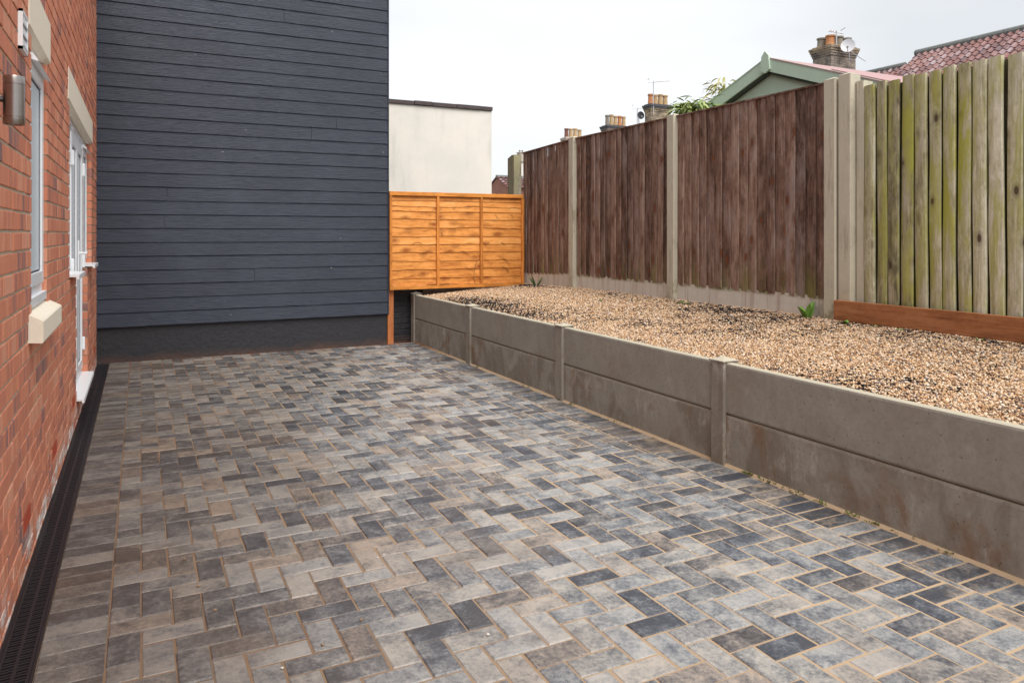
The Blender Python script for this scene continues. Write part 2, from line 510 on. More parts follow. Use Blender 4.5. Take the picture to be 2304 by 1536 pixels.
leafmat('leaf_bamboo', (0.14, 0.22, 0.06), (0.45, 0.52, 0.18))
leafmat('leaf_bamboo_yellow', (0.30, 0.32, 0.10), (0.62, 0.54, 0.22))
leafmat('leaf_weed', (0.07, 0.19, 0.03), (0.20, 0.38, 0.07))
leafmat('leaf_blade', (0.03, 0.08, 0.035), (0.09, 0.17, 0.07))
leafmat('moss', (0.05, 0.075, 0.015), (0.14, 0.17, 0.03))

# pantiles and old brick of the far houses
g = G('clay_pantile')
at = g.attr()
r_ = g.sep(at)
c = g.ramp(r_[0], [(0.0, (0.15, 0.085, 0.09)), (0.45, (0.27, 0.125, 0.11)), (0.75, (0.33, 0.165, 0.145)), (1, (0.42, 0.34, 0.36))])
n = g.noise(g.pos(), 5, 5, 0.7)
c = g.mix(g.ma('MULTIPLY', g.smooth(n, 0.5, 0.7), 0.5), c, (0.22, 0.19, 0.23))
c = g.mix(1.0, c, (0.80, 0.78, 0.80), 'MULTIPLY')
M['pantile'] = g.done(c, 0.6, 0, 0.5)


def brickshader(name, c1, c2, mort, scale=1.0, soot=0.0):
    g = G(name)
    p = g.sep(g.pos())
    v = g.comb(g.ma('ADD', p[0], p[1]), p[2], 0.0)
    n = g.t.nodes.new('ShaderNodeTexBrick')
    g._in(n.inputs['Vector'], v)
    n.inputs['Scale'].default_value = scale
    n.inputs['Brick Width'].default_value = 0.225
    n.inputs['Row Height'].default_value = 0.075
    n.inputs['Mortar Size'].default_value = 0.008
    g._in(n.inputs['Color1'], c1)
    g._in(n.inputs['Color2'], c2)
    g._in(n.inputs['Mortar'], mort)
    ns = g.noise(g.pos(), 3.5, 6, 0.7)
    c = g.mix(g.ma('MULTIPLY', g.smooth(ns, 0.42, 0.62), soot), n.outputs[0], (0.045, 0.04, 0.045))
    g.bump(n.outputs[1], -0.5, 0.01)
    M[name] = g.done(c, 0.9, 0, 0.2)


brickshader('old_buff_brick', (0.46, 0.36, 0.22), (0.28, 0.21, 0.15), (0.38, 0.34, 0.28), 1, 0.6)
brickshader('old_grey_brick', (0.34, 0.28, 0.22), (0.18, 0.155, 0.15), (0.36, 0.32, 0.27), 1, 0.55)
brickshader('far_red_brick', (0.36, 0.13, 0.085), (0.26, 0.10, 0.08), (0.34, 0.28, 0.22), 1, 0.15)


# ------------------------------------------------------------------ object helpers
def link(o, parent=None):
    S.collection.objects.link(o)
    if parent is not None:
        o.parent = parent
        o.matrix_parent_inverse = parent.matrix_basis.inverted()
    return o


def thing(name, label, cat, loc=(0, 0, 0), group=None):
    o = bpy.data.objects.new(name, None)
    o.empty_display_size = 0.1
    o.location = loc
    S.collection.objects.link(o)
    tag(o, label, cat, group)
    return o


def tag(o, label, cat, group=None, kind=None):
    if label:
        o['label'] = label
    if cat:
        o['category'] = cat
    if group:
        o['group'] = group
    if kind:
        o['kind'] = kind
    return o


class MB:
    """collects faces with a random colour per piece, builds one mesh"""
    def __init__(s):
        s.v = []
        s.f = []
        s.c = []
        s.mi = []
        s.cur = (0.5, 0.5, 0.5)
        s.m = 0

    def rnd(s, c=None):
        s.cur = c if c else (random.random(), random.random(), random.random())
        return s

    def add(s, vs, fs):
        b = len(s.v)
        s.v += [tuple(q) for q in vs]
        s.c += [s.cur] * len(vs)
        s.f += [tuple(b + i for i in q) for q in fs]
        s.mi += [s.m] * len(fs)

    def box(s, x0, x1, y0, y1, z0, z1, bev=0.0):
        if bev > 0:
            bm = bmesh.new()
            bmesh.ops.create_cube(bm, size=1)
            for q in bm.verts:
                q.co = ((x0 + x1) / 2 + q.co.x * (x1 - x0), (y0 + y1) / 2 + q.co.y * (y1 - y0), (z0 + z1) / 2 + q.co.z * (z1 - z0))
            bmesh.ops.bevel(bm, geom=bm.edges[:], offset=bev, segments=2, affect='EDGES', profile=0.6)
            s.bm(bm)
            return
        vs = [(x0, y0, z0), (x1, y0, z0), (x1, y1, z0), (x0, y1, z0), (x0, y0, z1), (x1, y0, z1), (x1, y1, z1), (x0, y1, z1)]
        s.add(vs, [(0, 3, 2, 1), (4, 5, 6, 7), (0, 1, 5, 4), (1, 2, 6, 5), (2, 3, 7, 6), (3, 0, 4, 7)])

    def bm(s, bm):
        bm.verts.index_update()
        s.add([q.co[:] for q in bm.verts], [[q.index for q in f.verts] for f in bm.faces])
        bm.free()

    def prism(s, poly, axis, a, b):
        """poly of 2D points extruded along axis from a to b"""
        n = len(poly)

        def P(p, w):
            return {'X': (w, p[0], p[1]), 'Y': (p[0], w, p[1]), 'Z': (p[0], p[1], w)}[axis]
        vs = [P(p, a) for p in poly] + [P(p, b) for p in poly]
        fs = [tuple(range(n)), tuple(range(2 * n - 1, n - 1, -1))]
        fs += [(i, n + i, n + (i + 1) % n, (i + 1) % n) for i in range(n)]
        s.add(vs, fs)

    def tube(s, pts, rad, seg=8, caps=True):
        pts = [Vector(p) for p in pts]
        rr = rad if isinstance(rad, (list, tuple)) else [rad] * len(pts)
        vs, fs = [], []
        for i, p in enumerate(pts):
            d = (pts[min(i + 1, len(pts) - 1)] - pts[max(i - 1, 0)]).normalized()
            u = d.orthogonal().normalized() if abs(d.z) > 0.99 else d.cross(Vector((0, 0, 1))).normalized()
            w = d.cross(u)
            for k in range(seg):
                a = 2 * math.pi * k / seg
                vs.append(p + (u * math.cos(a) + w * math.sin(a)) * rr[i])
        for i in range(len(pts) - 1):
            for k in range(seg):
                fs.append((i * seg + k, i * seg + (k + 1) % seg, (i + 1) * seg + (k + 1) % seg, (i + 1) * seg + k))
        if caps:
            fs.append(tuple(range(seg - 1, -1, -1)))
            fs.append(tuple((len(pts) - 1) * seg + k for k in range(seg)))
        s.add(vs, fs)

    def lathe(s, prof, cx, cy, seg=16):
        vs, fs = [], []
        for r, z in prof:
            for k in range(seg):
                a = 2 * math.pi * k / seg
                vs.append((cx + r * math.cos(a), cy + r * math.sin(a), z))
        for i in range(len(prof) - 1):
            for k in range(seg):
                fs.append((i * seg + k, i * seg + (k + 1) % seg, (i + 1) * seg + (k + 1) % seg, (i + 1) * seg + k))
        fs.append(tuple(range(seg - 1, -1, -1)))
        fs.append(tuple((len(prof) - 1) * seg + k for k in range(seg)))
        s.add(vs, fs)

    def build(s, name, mats, parent=None, smooth=False, recalc=True):
        me = bpy.data.meshes.new(name)
        me.from_pydata(s.v, [], s.f)
        if not isinstance(mats, (list, tuple)):
            mats = [mats]
        for m in mats:
            me.materials.append(M[m])
        if len(mats) > 1:
            me.polygons.foreach_set('material_index', s.mi)
        ca = me.color_attributes.new('rnd', 'FLOAT_COLOR', 'POINT')
        ca.data.foreach_set('color', np.hstack([np.array(s.c, dtype=np.float32).reshape(-1, 3), np.ones((len(s.c), 1), np.float32)]).ravel())
        if recalc:
            bm = bmesh.new()
            bm.from_mesh(me)
            bmesh.ops.recalc_face_normals(bm, faces=bm.faces)
            bm.to_mesh(me)
            bm.free()
        if smooth:
            me.polygons.foreach_set('use_smooth', [True] * len(me.polygons))
        me.update()
        return link(bpy.data.objects.new(name, me), parent)


def structure(o):
    o['kind'] = 'structure'
    return o


def block(mb, u0, u1, v0, v1, w0, w1, ch, mapf, jit=0.0, col=None):
    """a block with a chamfered top face; mapf(u, v, w) -> xyz"""
    mb.rnd(col)
    j = lambda: random.uniform(-jit, jit)
    outer = [(u0 + j(), v0 + j()), (u1 + j(), v0 + j()), (u1 + j(), v1 + j()), (u0 + j(), v1 + j())]
    ins = [(ch, ch), (-ch, ch), (-ch, -ch), (ch, -ch)]
    w1 += random.uniform(-jit, jit)
    tl = [random.uniform(-jit, jit) * 0.6 for _ in range(4)]
    vs = [mapf(p[0], p[1], w0) for p in outer] + [mapf(p[0], p[1], w1 - ch + q) for p, q in zip(outer, tl)] + \
         [mapf(p[0] + i[0], p[1] + i[1], w1 + q) for p, i, q in zip(outer, ins, tl)]
    fs = [(8, 9, 10, 11)]
    for a in range(4):
        b = (a + 1) % 4
        fs.append((a, b, 4 + b, 4 + a))
        fs.append((4 + a, 4 + b, 8 + b, 8 + a))
    mb.add(vs, fs)


# ------------------------------------------------------------------ ground, paving
WX = -0.412         # face of the red brick wall
BY = 8.85           # face of the black wall's plinth
mb = MB()
mb.box(-200, 300, -200, 400, -0.6, -0.12)
structure(mb.build('ground', 'earth'))
mb = MB()
mb.box(4.72, 13.5, -3, 24, -0.12, 0.62)
structure(mb.build('garden_ground', 'earth'))

mb = MB()
mb.box(-0.2935, 3.12, -2.5, BY + 0.05, -0.12, -0.0035)
mb.box(WX - 0.02, -0.2935, -2.5, BY + 0.05, -0.16, -0.105)
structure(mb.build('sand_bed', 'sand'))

X0, Y0, C_ = -0.100, 2.83, 0.1
XR = 2.83
mb = MB()
flat = lambda u, v, w: (u, v, w)


def joint(u, v):
    return 0.0016 + 0.0026 * min(1, max(0, (u + 0.1) / 2.9)) + 0.0008 * mnoise.noise((u * 2, v * 2, 3))


nx = int((XR - X0) / C_) + 2
for i in range(-1, nx):
    for j in range(-54, 62):
        m = (i + j) % 4
        if m == 0:
            u0, u1, v0, v1 = X0 + i * C_, X0 + (i + 2) * C_, Y0 + j * C_, Y0 + (j + 1) * C_
        elif m == 2:
            u0, u1, v0, v1 = X0 + i * C_, X0 + (i + 1) * C_, Y0 + j * C_, Y0 + (j + 2) * C_
        else:
            continue
        u0, u1 = max(u0, X0), min(u1, XR)
        v0, v1 = max(v0, -2.5), min(v1, BY - 0.012)
        if u1 - u0 < 0.02 or v1 - v0 < 0.02:
            continue
        k = joint(u0, v0)
        base = random.betavariate(1.35, 1.25)
        col = (base * 0.86 + 0.08, random.random(), random.random())
        if u1 > 2.55:
            col = (base * 0.75 + 0.08, col[1], col[2])
        block(mb, u0 + k, u1 - k, v0 + k, v1 - k, -0.05, 0.0, 0.0045, flat, 0.0018, col)
# border course by the drain (joints across nearly closed) and the dark soldier course by the retaining wall
y = -2.5
while y < BY - 0.03:
    y1 = min(y + C_, BY - 0.012)
    block(mb, -0.292, X0 - 0.0035, y + 0.0008, y1 - 0.0008, -0.05, 0.0, 0.003, flat, 0.0006, (random.betavariate(2, 2.2) * 0.8 + 0.06, random.random(), random.random()))
    block(mb, XR + 0.0045, 3.043 + random.uniform(-0.004, 0.003), y + 0.0055, y1 - 0.0055, -0.05, 0.001, 0.0045, flat, 0.0015, (random.betavariate(1.6, 2.6) * 0.8, random.random(), random.random()))
    y += C_
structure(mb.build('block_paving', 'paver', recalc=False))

# spilled sand ridge along the retaining wall foot, over-swept sand patches
mb = MB()
ys = np.arange(0.0, BY, 0.04)
prev = None
vs, fs = [], []
for q, yy in enumerate(ys):
    w = 0.002 + 0.016 * mnoise.noise((yy * 3, 0, 0)) + 0.008 * mnoise.noise((yy * 14, 0, 5))
    vs += [(3.085, yy, 0.016 + 0.004 * mnoise.noise((yy * 9, 1, 0))), (3.062, yy, 0.006), (3.052 - max(0.001, w), yy, -0.0035 + 0.0028 * mnoise.noise((yy * 7, 4, 4)))]
    if q:
        b = q * 3
        fs += [(b - 3, b, b + 1, b - 2), (b - 2, b + 1, b + 2, b - 1)]
mb.add(vs, fs)
structure(mb.build('sand_verge', 'sand', smooth=True))

# ------------------------------------------------------------------ drainage channel
drain = thing('drainage_channel', 'black slotted plastic drain channel running along the foot of the brick wall', 'drain', (-0.35, 4, 0))
mb = MB()
mb.box(WX + 0.002, WX + 0.012, -2.4, BY - 0.01, -0.06, -0.004)
mb.box(-0.302, -0.294, -2.4, BY - 0.01, -0.06, 0.002)
mb.box(WX + 0.012, -0.302, -2.4, BY - 0.01, -0.10, -0.06)
mb.build('channel', 'drain_plastic', drain)
DX0, DX1 = WX + 0.014, -0.304
gy = 3.57
starts = [gy - 1.0 * k for k in range(6, 0, -1)] + [3.57, 4.53, 5.49, 6.47, 7.45]
for s0 in starts:
    s1 = min(s0 + (0.96 if s0 >= 3.5 else 1.0) - 0.006, BY - 0.02)
    if s0 > 7.4:
        s1 = BY - 0.02
    mb = MB().rnd()
    cx = (DX0 + DX1) / 2
    mb.box(DX0, DX0 + 0.009, s0, s1, -0.02, -0.001)
    mb.box(DX1 - 0.009, DX1, s0, s1, -0.02, -0.001)
    mb.box(cx - 0.005, cx + 0.005, s0, s1, -0.02, -0.003)
    yy = s0
    k = 0
    while yy < s1 - 0.006:
        wb = 0.0085
        for (a, b, sh) in ((DX0 + 0.009, cx - 0.005, 0.004), (cx + 0.005, DX1 - 0.009, 0.004)):
            z1 = -0.003 - 0.0012 * (k % 2)
            mb.add([(a, yy, -0.02), (b, yy + sh, -0.02), (b, yy + wb + sh, -0.02), (a, yy + wb, -0.02),
                    (a, yy, z1), (b, yy + sh, z1), (b, yy + wb + sh, z1), (a, yy + wb, z1)],
                   [(0, 3, 2, 1), (4, 5, 6, 7), (0, 1, 5, 4), (1, 2, 6, 5), (2, 3, 7, 6), (3, 0, 4, 7)])
        yy += 0.0175
        k += 1
    mb.build('grate', 'drain_plastic', drain)

# ------------------------------------------------------------------ red brick house (left)
house = thing('brick_house', 'new red brick house wall with white windows, French doors and cream stone lintels', 'house', (-0.5, 4, 0))
Z0, CO = 0.01, 0.075
HT = 4.6
D_Y0, D_Y1 = 6.14, 7.37
OPEN = [(3.70, 4.28, 1.06 - 0.075 + 0.0, 2.185), (5.56, D_Y0, 1.06 - 0.0 - 0.0, 2.185), (D_Y0, D_Y1, 0.16, 2.185), (D_Y1, 7.96, 1.06, 2.185)]
OPEN = [(a, b, (0.985 if k == 0 else (0.16 if k == 2 else 1.06)), d) for k, (a, b, c, d) in enumerate(OPEN)]
LINT = [(3.605, 4.40), (5.45, 8.06)]
CUT = list(OPEN) + [(a, b, 2.185, 2.41) for a, b in LINT] + [(3.605, 4.40, 0.91, 0.985)]
AIR = [(3.46, 3.675, 0.16, 0.235), (4.53, 4.745, 0.16, 0.235), (5.78, 5.995, 0.16, 0.235), (8.3, 8.515, 0.16, 0.235), (1.9, 2.115, 0.16, 0.235)]
CUT += AIR
mapw = lambda u, v, w: (WX + w, u, v)
YA, YB = -1.5, BY - 0.002
mb = MB()


def cutrow(segs, z0, z1, hole):
    a, b, c, d = hole
    if min(z1, d) - max(z0, c) < 0.02:
        return segs
    out = []
    for (p, q) in segs:
        if q <= a or p >= b:
            out.append((p, q))
        else:
            if p < a:
                out.append((p, a))
            if q > b:
                out.append((b, q))
    return out


n = int(HT / CO)
for r in range(-1, n):
    z0 = Z0 + r * CO
    z1 = z0 + CO
    y = YA + (0.1125 if r % 2 else 0) + random.uniform(-0.004, 0.004) - 0.225 + 0.09
    while y < YB:
        segs = [(max(y, YA), min(y + 0.225, YB))]
        for h in CUT:
            segs = cutrow(segs, z0, z1, h)
        for (p, q) in segs:
            ea = 0.005 if abs(p - y) < 1e-6 else 0.0
            eb = 0.005 if abs(q - y - 0.225) < 1e-6 else 0.0
            if q - p < 0.03:
                continue
            cr_ = random.betavariate(2.4, 1.9)
            block(mb, p + ea, q - eb, z0 + 0.005, z1 - 0.005, -0.1, 0.0, 0.0022, mapw, 0.0012, (cr_, random.random(), random.random()))
        y += 0.225
# mortar core, 5 mm back, holes left open: horizontal strips between cut levels
levels = sorted(set([-0.1, HT] + [h[2] for h in CUT] + [h[3] for h in CUT]))
mb.m = 1
mb.rnd()
for z0, z1 in zip(levels[:-1], levels[1:]):
    segs = [(YA, YB)]
    for h in CUT:
        if min(z1, h[3]) - max(z0, h[2]) > 0.001:
            segs = cutrow(segs, z0, z0 + 1, (h[0] - 0.005, h[1] + 0.005, z0, z0 + 1))
    for p, q in segs:
        mb.box(WX - 0.30, WX - 0.0045, p, q, z0, z1)
mb.m = 0
mb.build('wall', ['brick', 'mortar'], house)
mb = MB()
mb.box(WX - 5.0, WX - 0.31, YA, YB, 4.4, 4.6)
mb.box(WX - 5.0, WX - 4.8, YA, YB, -0.1, 4.4)
mb.box(WX - 4.8, WX - 0.31, YA, YA + 0.2, -0.1, 4.4)
mb.build('shell', 'mortar', house)
# dark room behind the glass is closed off by the shell
for a, b in LINT:
    mb = MB().rnd()
    q = 0.58 if a > 5 else 0.46
    cuts = [a]
    while cuts[-1] + q < b - 0.2:
        cuts.append(cuts[-1] + q)
    cuts.append(b)
    # splayed profile: face, drip chamfer, soffit
    prof = [(WX + 0.004, 2.408), (WX - 0.10, 2.408), (WX - 0.10, 2.19), (WX - 0.022, 2.19), (WX + 0.004, 2.212)]
    for p, r2 in zip(cuts[:-1], cuts[1:]):
        mb.prism(prof, 'Y', p + 0.0015, r2 - 0.0015)
    mb.build('lintel', 'cast_stone', house)
    mb = MB()
    mb.box(WX - 0.30, WX - 0.10, a + 0.09, b - 0.09, 2.195, 2.30)
    mb.box(WX - 0.10, WX - 0.05, a + 0.10, b - 0.10, 2.168, 2.186)
    mb.build('lintel_flange', 'white_upvc', house)
mb = MB().rnd()
mb.prism([(WX - 0.02, 0.905), (WX + 0.048, 0.900), (WX + 0.052, 0.905), (WX + 0.052, 0.988), (WX + 0.046, 0.994), (WX - 0.02, 1.030)], 'Y', 3.606, 4.395)
mb.build('stone_sill', 'cast_stone', house)
for (a, b, c, d) in AIR:
    mb = MB()
    mb.box(WX - 0.08, WX - 0.006, a + 0.005, b - 0.005, c + 0.005, d - 0.005)
    mb.box(WX - 0.006, WX + 0.001, a + 0.005, b - 0.005, c + 0.005, c + 0.013)
    mb.box(WX - 0.006, WX + 0.001, a + 0.005, b - 0.005, d - 0.013, d - 0.005)
    kk = 9
    for q in range(kk + 1):
        yy = a + 0.006 + (b - a - 0.018) * q / kk
        mb.box(WX - 0.006, WX + 0.0008, yy, yy + 0.007, c + 0.013, d - 0.013)
    mb.build('air_brick', 'terracotta', house)


def window(y0, y1, z0, z1, rec, sill_proj, sill_z, vent=True, sill_t=0.028):
    """casement: outer frame, sash, gasket, pane, trickle vent, cill"""
    xf = WX - rec
    mb = MB().rnd()
    w = 0.052
    for (a, b, c, d) in ((y0, y0 + w, z0, z1), (y1 - w, y1, z0, z1), (y0 + w, y1 - w, z0, z0 + w), (y0 + w, y1 - w, z1 - w, z1)):
        mb.box(xf - 0.06, xf, a + 0.001, b - 0.001, c, d, 0.003)
    # sash, proud
    s0, s1, t0, t1 = y0 + 0.03, y1 - 0.03, z0 + 0.04, z1 - 0.035
    sw = 0.058
    for (a, b, c, d) in ((s0, s0 + sw, t0, t1), (s1 - sw, s1, t0, t1), (s0 + sw, s1 - sw, t0, t0 + sw), (s0 + sw, s1 - sw, t1 - sw, t1)):
        mb.box(xf - 0.03, xf + 0.009, a + 0.001, b - 0.001, c, d, 0.004)
    fr = mb.build('window', 'white_upvc', house)
    mb = MB().rnd()
    g0, g1, h0, h1 = s0 + sw, s1 - sw, t0 + sw, t1 - sw
    gk = 0.007
    for (a, b, c, d) in ((g0, g0 + gk, h0, h1), (g1 - gk, g1, h0, h1), (g0 + gk, g1 - gk, h0, h0 + gk), (g0 + gk, g1 - gk, h1 - gk, h1)):
        mb.box(xf - 0.02, xf - 0.0015, a, b, c, d)
    mb.build('gasket', 'gasket_rubber', fr)
    mb = MB().rnd()
    mb.box(xf - 0.026, xf - 0.004, g0 - 0.004, g1 + 0.004, h0 - 0.004, h1 + 0.004)
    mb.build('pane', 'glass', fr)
    if vent:
        mb = MB().rnd()
        mb.prism([(xf - 0.002, z1 - 0.004), (xf + 0.018, z1 - 0.008), (xf + 0.040, z1 - 0.040), (xf + 0.036, z1 - 0.044), (xf + 0.008, z1 - 0.034), (xf - 0.002, z1 - 0.034)], 'Y', y0 + 0.05, y1 - 0.03)
        mb.build('trickle_vent', 'white_upvc', fr)
    if sill_z:
        mb = MB().rnd()
        mb.prism([(xf - 0.05, sill_z + 0.004), (WX + sill_proj, sill_z), (WX + sill_proj, sill_z - sill_t), (WX + sill_proj - 0.012, sill_z - sill_t), (WX + sill_proj - 0.016, sill_z - 0.014), (xf - 0.05, sill_z - 0.012)], 'Y', y0 + 0.002, y1 - 0.002)
        mb.build('window_cill', 'white_upvc', fr)
    return fr


window(3.70, 4.28, 1.078, 2.135, 0.020, -0.002, 1.076, sill_t=0.04)
window(5.562, D_Y0 - 0.002, 1.088, 2.135, 0.046, 0.055, 1.086)
window(D_Y1 + 0.002, 7.958, 1.088, 2.135, 0.046, 0.055, 1.086)
# filler between the frame head and the lintel
mb = MB()
mb.box(WX - 0.10, WX - 0.03, 3.705, 4.275, 2.136, 2.166)
mb.build('head_trim', 'white_upvc', house)
mb = MB()
mb.box(WX - 0.10, WX - 0.056, 5.57, 7.955, 2.137, 2.167)
mb.build('head_trim', 'white_upvc', house)

# French doors
xf = WX - 0.046
mb = MB().rnd()
dz0, dz1 = 0.175, 2.135
for (a, b, c, d) in ((D_Y0, D_Y0 + 0.06, dz0, dz1), (D_Y1 - 0.06, D_Y1, dz0, dz1), (D_Y0 + 0.06, D_Y1 - 0.06, dz1 - 0.06, dz1), (D_Y0 + 0.06, D_Y1 - 0.06, dz0, dz0 + 0.03)):
    mb.box(xf - 0.06, xf, a + 0.001, b - 0.001, c, d, 0.003)
door = mb.build('french_door', 'white_upvc', house)
ym = (D_Y0 + D_Y1) / 2
for a, b in ((D_Y0 + 0.045, ym - 0.003), (ym + 0.003, D_Y1 - 0.045)):
    mb = MB().rnd()
    sw = 0.085
    t0, t1 = dz0 + 0.035, dz1 - 0.045
    for (p, q, c, d) in ((a, a + sw, t0, t1), (b - sw, b, t0, t1), (a + sw, b - sw, t0, t0 + sw), (a + sw, b - sw, t1 - sw, t1)):
        mb.box(xf - 0.03, xf + 0.012, p + 0.001, q - 0.001, c, d, 0.004)
    mb.build('door_leaf', 'white_upvc', door)
    mb = MB().rnd()
    gk = 0.007
    g0, g1, h0, h1 = a + sw, b - sw, t0 + sw, t1 - sw
    for (p, q, c, d) in ((g0, g0 + gk, h0, h1), (g1 - gk, g1, h0, h1), (g0 + gk, g1 - gk, h0, h0 + gk), (g0 + gk, g1 - gk, h1 - gk, h1)):
        mb.box(xf - 0.02, xf - 0.0015, p, q, c, d)
    mb.build('gasket', 'gasket_rubber', door)
    mb = MB().rnd()
    mb.box(xf - 0.026, xf - 0.004, g0 - 0.004, g1 + 0.004, h0 - 0.004, h1 + 0.004)
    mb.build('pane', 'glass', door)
for yh in (D_Y0 + 0.045, D_Y1 - 0.045):
    for zh in (0.42, 1.12, 1.90):
        mb = MB().rnd()
        mb.box(xf + 0.004, xf + 0.030, yh - 0.014, yh + 0.014, zh - 0.055, zh + 0.055, 0.007)
        mb.build('hinge', 'white_upvc', door)
mb = MB().rnd()
mb.box(xf + 0.013, xf + 0.024, ym + 0.018, ym + 0.050, 1.06, 1.30, 0.004)
mb.tube([(xf + 0.02, ym + 0.034, 1.20), (xf + 0.07, ym + 0.034, 1.20)], 0.010, 10)
mb.tube([(xf + 0.066, ym + 0.028, 1.20), (xf + 0.068, ym + 0.15, 1.203)], 0.0095, 10)
mb.build('door_handle', 'white_upvc', door)
mb = MB().rnd()
mb.prism([(xf - 0.06, 0.176), (WX + 0.048, 0.166), (WX + 0.05, 0.140), (WX + 0.036, 0.140), (WX + 0.034, 0.154), (xf - 0.06, 0.160)], 'Y', D_Y0 + 0.002, D_Y1 - 0.002)
mb.build('threshold', 'white_upvc', door)

# wall lamp
lamp = thing('wall_light', 'brushed steel up and down cylinder lamp fixed to the brick wall', 'wall light', (-0.32, 2.51, 1.66))
lx, ly = -0.322, 2.515
mb = MB().rnd()
rr = 0.0268
mb.lathe([(rr - 0.006, 1.668), (rr - 0.005, 1.661), (rr - 0.0008, 1.660), (rr, 1.662), (rr, 1.680), (rr - 0.0012, 1.6808), (rr - 0.0012, 1.682), (rr, 1.6828),
          (rr, 1.772), (rr - 0.0012, 1.7728), (rr - 0.0012, 1.774), (rr, 1.7748), (rr, 1.795), (rr - 0.0008, 1.797), (rr - 0.005, 1.797), (rr - 0.006, 1.790)], lx, ly, 48)
o = mb.build('lamp_body', 'steel', lamp, smooth=True)
em = o.modifiers.new('e', 'EDGE_SPLIT')
em.split_angle = R(40)
mb = MB().rnd()
mb.tube([(WX + 0.012, ly, 1.73), (lx - rr + 0.004, ly, 1.73)], 0.008, 12)
mb.build('arm', 'steel_bracket', lamp)
mb = MB().rnd()
mb.tube([(WX - 0.001, ly, 1.73), (WX + 0.016, ly, 1.73)], 0.032, 24)
mb.build('mount', 'steel_bracket', lamp)

# louvred extractor cover
vent = thing('vent_cover', 'small square white louvred vent cover on the brick beside the first lintel', 'vent', (WX, 3.39, 2.05))
mb = MB().rnd()
vy0, vy1, vz0, vz1 = 3.318, 3.468, 2.048, 2.198
for (a, b, c, d) in ((vy0, vy0 + 0.01, vz0, vz1), (vy1 - 0.01, vy1, vz0, vz1), (vy0, vy1, vz0, vz0 + 0.01), (vy0, vy1, vz1 - 0.01, vz1)):
    mb.box(WX - 0.001, WX + 0.015, a, b, c, d)
mb.box(WX - 0.001, WX + 0.006, vy0 + 0.01, vy1 - 0.01, vz0 + 0.01, vz1 - 0.01)
mb.build('frame', 'white_upvc', vent)
for q in range(3):
    z = vz0 + 0.012 + q * 0.043
    mb = MB().rnd()
    mb.prism([(WX + 0.006, z + 0.042), (WX + 0.009, z + 0.042), (WX + 0.016, z + 0.004), (WX + 0.013, z + 0.002)], 'Y', vy0 + 0.010, vy1 - 0.010)
    mb.build('louvre', 'white_upvc', vent)

# ------------------------------------------------------------------ black clad building
black = thing('clad_building', 'tall building clad in black horizontal weatherboards over a black painted plinth', 'building', (1.1, BY, 0))
CXR = 2.705
mb = MB()
zb = 0.375
EX = 0.1483
yf = BY - 0.038
k = 0
while zb < 6.3:
    mb.rnd()
    # long boards, butt jointed off frame; slight bow along the length
    jx = random.choice((None, random.uniform(-0.1, 2.4), None, None))
    spans = [(WX - 2.0, CXR)] if jx is None else [(WX - 2.0, jx - 0.0015), (jx + 0.0015, CXR)]
    for (xa, xb) in spans:
      mb.rnd()
      xs = np.linspace(xa, xb, 15)
      vs, fs = [], []
      for q, x in enumerate(xs):
          dz = 0.0016 * mnoise.noise((x * 1.3, k * 3.1, 0))
          dy = 0.0015 * mnoise.noise((x * 1.7, k * 5.3, 7))
          z0_ = zb + dz
          vs += [(x, yf + dy, z0_), (x, yf - 0.0008 + dy, z0_ + 0.002), (x, yf + 0.008 + dy, zb + EX + 0.006), (x, yf + 0.030, zb + EX + 0.006), (x, yf + 0.0125, z0_ + 0.003)]
          if q:
              b = 5 * q
              for e in range(5):
                  e2 = (e + 1) % 5
                  fs.append((b - 5 + e, b - 5 + e2, b + e2, b + e))
      fs += [(0, 1, 2, 3, 4), tuple(5 * 14 + e for e in (4, 3, 2, 1, 0))]
      mb.add(vs, fs)
    zb += EX
    k += 1
mb.build('cladding', 'clad', black)
mb = MB().rnd((0.3, 0.4, 0.1))
mb.box(CXR + 0.001, CXR + 0.014, yf - 0.006, BY + 0.12, 0.372, 6.3)
mb.build('corner_trim', 'clad', black)
mb = MB().rnd()
mb.box(-2.4, CXR, BY, BY + 0.3, -0.1, 0.44)
mb.box(-2.4, CXR - 0.002, BY + 0.02, BY + 6, 0.44, 6.3)
mb.build('plinth', 'plinth', black)
mb = MB().rnd()
mb.prism([(-2.6, 6.31), (CXR + 0.1, 6.31), ((CXR - 2.6) / 2, 8.2)], 'Y', BY - 0.1, BY + 6.2)
mb.build('roof', 'coping_slate', black)

# black painted low brick wall between the clad building and the raised bed
low = MB()
mpb = lambda u, v, w: (u, 9.03 - w, v)
for r in range(-1, 9):
    y = 2.70 + (0.1125 if r % 2 else 0) - 0.225
    while y < 4.7:
        a, b = max(y, 2.70), min(y + 0.225, 4.7)
        if b - a > 0.03:
            block(low, a + 0.005, b - 0.005, r * 0.072 + 0.006, (r + 1) * 0.072 - 0.005, -0.1, 0, 0.004, mpb, 0.003)
        y += 0.225
low.box(2.70, 4.7, 9.036, 9.2, -0.1, 0.655)
o = low.build('low_brick_wall', 'plinth')
tag(o, 'black painted low brick wall in the gap behind the brown timber post', 'wall')

